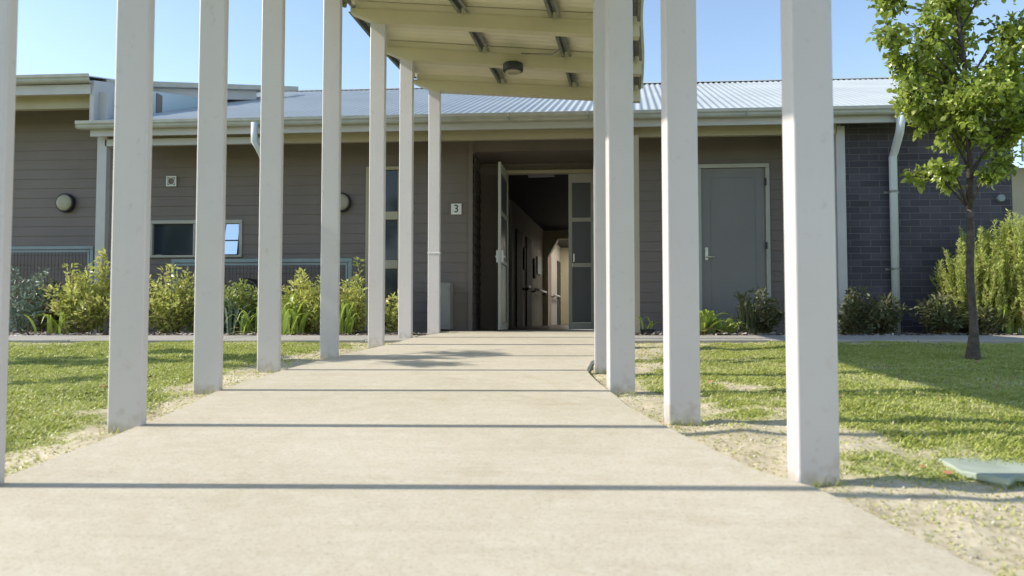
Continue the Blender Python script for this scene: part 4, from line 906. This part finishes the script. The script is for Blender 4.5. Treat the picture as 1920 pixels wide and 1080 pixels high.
S = [  # px, D, h, w, stems, material, label, tall
 (46, 9.2, 0.92, 0.5, 14, 'leaf_grey', 'grey green leggy shrub at the far left of the bed', None, 0.8, 1),
 (88, 9.75, 0.85, 0.8, 26, 'leaf_dark', 'dark shaded shrub behind the grey green one', None, 1.2, 2),
 (150, 9.25, 0.88, 0.75, 34, 'leaf_yellow', 'bushy yellow green shrub between the first two left posts', 2, 1.1, 3),
 (188, 9.35, 1.06, 0.3, 8, 'leaf_yellow', 'tall thin yellow green shoot in front of the white veranda post', 3, 0.9, 4),
 (322, 9.3, 0.86, 0.75, 34, 'leaf_yellow', 'yellow green shrub under the wide window with reddish tips', 1, 1.1, 5),
 (375, 9.4, 0.80, 0.5, 16, 'leaf_mid', 'mid green shrub mostly hidden behind the third left post', None, 1.0, 6),
 (448, 9.3, 0.72, 0.6, 28, 'leaf_mid', 'mid green shrub before the round fan unit', None, 1.0, 7),
 (560, 9.35, 0.82, 0.75, 34, 'leaf_yellow', 'full bright shrub left of the fifth left post', None, 1.1, 8),
 (660, 9.25, 0.80, 0.5, 26, 'leaf_yellow', 'bright shrub with a tall flower spike right of the fifth left post', None, 1.0, 9),
 (672, 9.4, 0.98, 0.16, 4, 'leaf_mid', 'upright seeding stem rising over the mesh screen corner', 2, 0.5, 10),
 (738, 9.3, 0.66, 0.35, 12, 'leaf_yellow', 'small leaning shrub before the foot of the tall window', None, 0.9, 11),
 (255, 9.3, 0.66, 0.7, 28, 'leaf_yellow', 'low yellow green shrub mostly behind the second left post', None, 1.0, 17),
 (410, 9.2, 0.55, 0.5, 20, 'leaf_mid', 'low mid green shrub just right of the third left post', None, 1.0, 18),
 (505, 9.3, 0.62, 0.6, 24, 'leaf_mid', 'mid green shrub mostly behind the fourth left post', None, 1.0, 19),
 (598, 9.2, 0.74, 0.6, 26, 'leaf_yellow', 'bright shrub touching the left side of the fifth left post', None, 1.1, 20),
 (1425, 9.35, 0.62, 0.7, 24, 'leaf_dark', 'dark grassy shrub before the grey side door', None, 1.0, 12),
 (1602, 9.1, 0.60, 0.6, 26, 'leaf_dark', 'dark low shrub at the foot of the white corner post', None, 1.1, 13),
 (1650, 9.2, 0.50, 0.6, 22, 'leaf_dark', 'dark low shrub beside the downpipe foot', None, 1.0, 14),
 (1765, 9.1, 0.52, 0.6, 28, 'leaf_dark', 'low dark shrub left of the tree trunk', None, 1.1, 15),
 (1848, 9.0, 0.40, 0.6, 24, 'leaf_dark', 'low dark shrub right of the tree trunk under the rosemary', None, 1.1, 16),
]
for (px, D, h, w_, ns, lm, lab, tall, dens, sd0) in S:
    shrub('shrub', uof(px, D), D, h, w_, ns, lm, lab, tall=tall, dens=dens, seed=sd0, leafL=0.066)
for (px, D, h, w_, nb_, lm, lab, bw, sd0) in [
 (108, 9.1, 0.42, 0.75, 26, 'leaf_strap', 'arching yellow strap leaves at the foot of the left shrub', 0.017, 31),
 (434, 9.05, 0.66, 0.45, 22, 'leaf_grey', 'pale broad strap leaves beside the third left post', 0.024, 32),
 (470, 9.0, 0.45, 0.55, 30, 'leaf_strap', 'low strap leaves left of the fourth left post', 0.016, 33),
 (553, 9.0, 0.66, 0.55, 46, 'leaf_strap', 'bright broad strap leaved clump right of the fourth left post', 0.026, 34),
 (645, 9.0, 0.60, 0.4, 20, 'leaf_strap', 'narrow strap leaved clump hugging the fifth left post', 0.02, 35),
 (1325, 9.1, 0.42, 0.8, 60, 'leaf_strap', 'bright lily like clump at the left foot of the grey side door', 0.03, 36),
 (1362, 9.15, 0.28, 0.5, 24, 'leaf_strap', 'small yellowing strap plant right of the bright lily clump', 0.026, 37),
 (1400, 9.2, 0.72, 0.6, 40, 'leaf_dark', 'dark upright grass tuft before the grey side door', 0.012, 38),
 (1900, 9.0, 0.52, 0.6, 30, 'leaf_strap', 'green iris like blades below the rosemary at the right edge', 0.016, 39)]:
    strap('strap_plant', uof(px, D), D, h, w_, nb_, lm, lab, bw=bw, seed=sd0)
# pot with a single strap plant
pc = W(uof(1214, 9.0), 9.0, 0.0); e = empty('plant_pot', (pc.x, pc.y, 0.4)); tag(e, 'small black pot by the path edge right of the posts', 'pot')
mb = MB(); mb.tube([(pc.x, pc.y, 0.40), (pc.x, pc.y, 0.47), (pc.x, pc.y, 0.482), (pc.x, pc.y, 0.49)], [0.07, 0.085, 0.095, 0.09], 20); mb.build('pot', M['terracotta'], e)
strap('potted_plant', uof(1214, 9.0), 9.0, 0.22, 0.36, 9, 'leaf_strap', 'short strap leaved plant growing in the black pot', bw=0.016, seed=41, z0=0.485, group=None)
# rosemary
def rosemary(u, D, h, w_, nst, label, seed):
    global rng; rng = np.random.default_rng(seed)
    base = W(u, D, 0.40); e = empty('rosemary_bush', base); tag(e, label, 'bush', 'rosemary bushes at the brick wall')
    mb = MB(); C = []; Dn = []; T = []
    for k in range(nst):
        a = rng.random()*2*math.pi; r0 = rng.random()**0.6; rr = w_*0.5*r0; hh = h*(1-0.42*r0**2.2)*(0.8+0.2*rng.random())
        hs = hh*(0.25+0.65*rng.random()**0.8) if rng.random() < 0.55 else 0.2
        p0 = base+Vector((math.cos(a)*rr*0.75, math.sin(a)*rr*0.6, max(0.02, hs*0.5))); p1 = base+Vector((math.cos(a)*rr*1.02, math.sin(a)*rr*0.8, hh))
        if rng.random() < 0.6: p1 = base+Vector((math.cos(a)*rr*1.1, math.sin(a)*rr*0.9, hs+0.32*hh*rng.random()+0.1))
        p1 += Vector((rng.normal()*0.04, rng.normal()*0.04, 0))
        mb.tube([p0, (p0+p1)/2, p1], [0.005, 0.004, 0.002], 4)
        ln = (p1-p0).length; nl = int(ln*260); t = rng.random(nl); P_ = np.array(p0)[None]+np.array(p1-p0)[None]*t[:, None]
        dd = unit(rng.normal(size=(nl, 3))*np.array([1, 1, 0.2]))+np.array([0, 0, 0.9]); C.append(P_); Dn.append(dd); T.append(np.clip(0.25+0.55*t+0.5*(rng.random(nl)-0.5), 0, 1))
    C = np.concatenate(C); Dn = np.concatenate(Dn); T = np.concatenate(T); Ls = 0.045*(0.6+0.7*rng.random(len(C)))
    V, Fq = leaves(C, Dn, Ls, Ls*0.22, 0.1); npmesh('foliage', V, Fq, M['rosemary'], e, tint=np.repeat(T, 8)); mb.build('stem', M['stem'], e)
rosemary(uof(1835, 9.2), 9.2, 1.42, 0.95, 190, 'tall spiky yellow green rosemary bush directly behind the tree trunk', 51)
rosemary(uof(1925, 9.0), 9.0, 1.58, 0.9, 210, 'tall spiky yellow green rosemary bush at the right picture edge', 52)
rosemary(uof(2020, 9.1), 9.1, 1.5, 0.9, 100, 'rosemary bush continuing past the right picture edge', 53)

# trees
def tree(u, D, lobes, fork_z, label, seed, nleaf=120, trunk_r=0.045, leafL=0.07, lean=(0, 0)):
    """lobes: (du, dD, z, radius)"""
    global rng; rng = np.random.default_rng(seed)
    zb = ground_at(u, D); b = W(u, D, zb); e = empty('young_tree', b); tag(e, label, 'tree', 'young street trees on the lawn')
    fk = W(u+lean[0], D+lean[1], fork_z)
    mb = MB(); pl = []; rad = []
    for k in range(13):
        t = k/12; p_ = b+(fk-b)*t+Vector((0.012*math.sin(t*9), 0.01*math.cos(t*7), 0)); pl.append(p_-Vector((0, 0, 0.06 if k == 0 else 0)))
        rad.append(trunk_r*(2.3 if k == 0 else 1.55 if t < 0.09 else 1.18 if t < 0.18 else 1.05-0.15*t))
    mb.tube(pl, rad, 12)
    zt = max(l[2] for l in lobes)
    lead = [fk, fk+Vector((0.03, 0, (zt-fork_z)*0.35)), fk+Vector((-0.04, 0.03, (zt-fork_z)*0.7)), fk+Vector((0.02, 0, zt-fork_z))]
    mb.tube(lead, [trunk_r*0.85, trunk_r*0.6, trunk_r*0.4, 0.006], 8); C = []; Dn = []; T = []; tw = mb
    for (du, dD, z, r_) in lobes:
        c = W(u+du, D+dD, z); s = max(0.0, min(1.0, (z-fork_z-0.45)/(zt-fork_z))) 
        i = s*3; k = min(2, int(i)); st = lead[k].lerp(lead[k+1], i-k) if s > 0 else fk
        mid = st.lerp(c, 0.5)+Vector((0, 0, 0.06+0.1*(c-st).length))
        mb.tube([st, mid, c], [trunk_r*0.34, trunk_r*0.2, 0.005], 6)
        ntw = 16
        nl_t = 0
        for q in range(ntw):
            dv_ = Vector(rng.normal(size=3)).normalized(); tipp = c+dv_*r_*(0.45+0.6*rng.random()); tipp.z += 0.03
            tw.tube([mid.lerp(c, 0.4+0.6*rng.random()), (c+tipp)/2+Vector((0, 0, 0.02)), tipp], [0.006, 0.004, 0.002], 4)
            nl = int(nleaf*(r_/0.3)**2/ntw)
            t = 0.25+0.85*rng.random(nl); P_ = np.array(c)[None]*(1-t[:, None])+np.array(tipp)[None]*t[:, None]+rng.normal(size=(nl, 3))*r_*0.13
            out = unit(P_-np.array(c)[None])*0.6+rng.normal(size=(nl, 3))*0.6+np.array([0, 0, -0.35])
            C.append(P_); Dn.append(out); T.append(np.clip(0.45+0.8*(rng.random(nl)-0.5)+0.15*rng.normal(), 0, 1)*np.where(rng.random(nl) < 0.85, 0.8, 1.4))
    C = np.concatenate(C); Dn = np.concatenate(Dn); T = np.clip(np.concatenate(T), 0, 1); Ls = leafL*(0.55+0.7*rng.random(len(C)))
    V, Fq = leaves(C, Dn, Ls, Ls*0.62, 0.3, 0.1)
    npmesh('crown', V, Fq, M['leaf_tree'], e, tint=np.repeat(T, 8)); mb.build('trunk', M['bark'], e, smooth=True)
    return e
TD = 6.1
def lob(px, py, r_, dD=0.0):
    p_ = AT(px, py, TD+dD); return ((px-1820)/FPX*TD*(1.0), dD*0.87, p_.z, r_*(0.95 if py < 300 else 0.86))
random.seed(4)
lobes = [lob(1662, 70, 0.15, -0.1), lob(1690, 10, 0.18, 0.1), lob(1706, 128, 0.20, 0.0), lob(1700, 180, 0.16, -0.2), lob(1742, 60, 0.22, -0.1), lob(1735, 215, 0.20, -0.1),
 lob(1780, 130, 0.30, 0.2), lob(1775, 205, 0.26, -0.3), lob(1790, 10, 0.25, 0.1), lob(1765, 165, 0.24, 0.4), lob(1840, 170, 0.28, -0.2), lob(1830, 90, 0.24, 0.3), lob(1820, 245, 0.24, 0.0),
 lob(1860, 210, 0.26, 0.3), lob(1885, 130, 0.24, 0.0), lob(1900, 60, 0.20, -0.1), lob(1905, 250, 0.22, 0.1), lob(1850, 20, 0.20, 0.3), lob(1925, 180, 0.30, 0.2), lob(1880, 305, 0.17, 0.0), 
 lob(1738, 335, 0.14, 0.1), lob(1765, 318, 0.15, -0.1), lob(1800, 350, 0.12, 0.2), lob(1852, 335, 0.12, -0.1), lob(1770, -60, 0.25, 0), lob(1830, -90, 0.3, 0.1), lob(1880, -50, 0.25, -0.2), lob(1720, -70, 0.2, 0.2), lob(1980, 100, 0.3, 0), lob(1970, 230, 0.25, 0.1), lob(1800, -150, 0.25, 0)]
tree(uof(1822, TD), TD, lobes, AT(1815, 392, TD).z, 'young leafy tree on the right lawn with a bare dark trunk', 61, nleaf=1050, leafL=0.056, trunk_r=0.031)
# trees just outside the left edge: they throw the dappled shade across the lawn and path
lob2 = [(rng.normal()*0.12, rng.normal()*0.30, z, 0.26) for z in np.linspace(2.0, 4.6, 15)]
tree(-6.1, 5.95, lob2, 1.9, 'young leafy tree just past the left edge whose shade crosses the path', 62, nleaf=520)
lob3 = [(rng.normal()*0.1, rng.normal()*0.08, z, 0.14) for z in np.linspace(1.7, 2.6, 6)]
tree(-5.9, 4.9, lob3, 1.6, 'slender sapling past the left edge with a thin streak of shade', 63, nleaf=400, trunk_r=0.025)

for i_, (uu, DD, hh) in enumerate([(-18, -8, 5.5), (-13, -10, 6.0), (-8, -12, 5.5), (4, -11, 5.0)]):
    lb = [(rng.normal()*1.0, rng.normal()*0.8, z, 0.95) for z in np.linspace(1.8, hh, 9)]
    tree(uu, DD, lb, 1.7, ['farthest left of the broad trees behind the viewpoint', 'tall broad tree behind the viewpoint facing the wide window', 'broad tree behind the viewpoint facing the tall window', 'broad tree behind the viewpoint right of the path'][i_], 80+i_, nleaf=40, trunk_r=0.12, leafL=0.22)
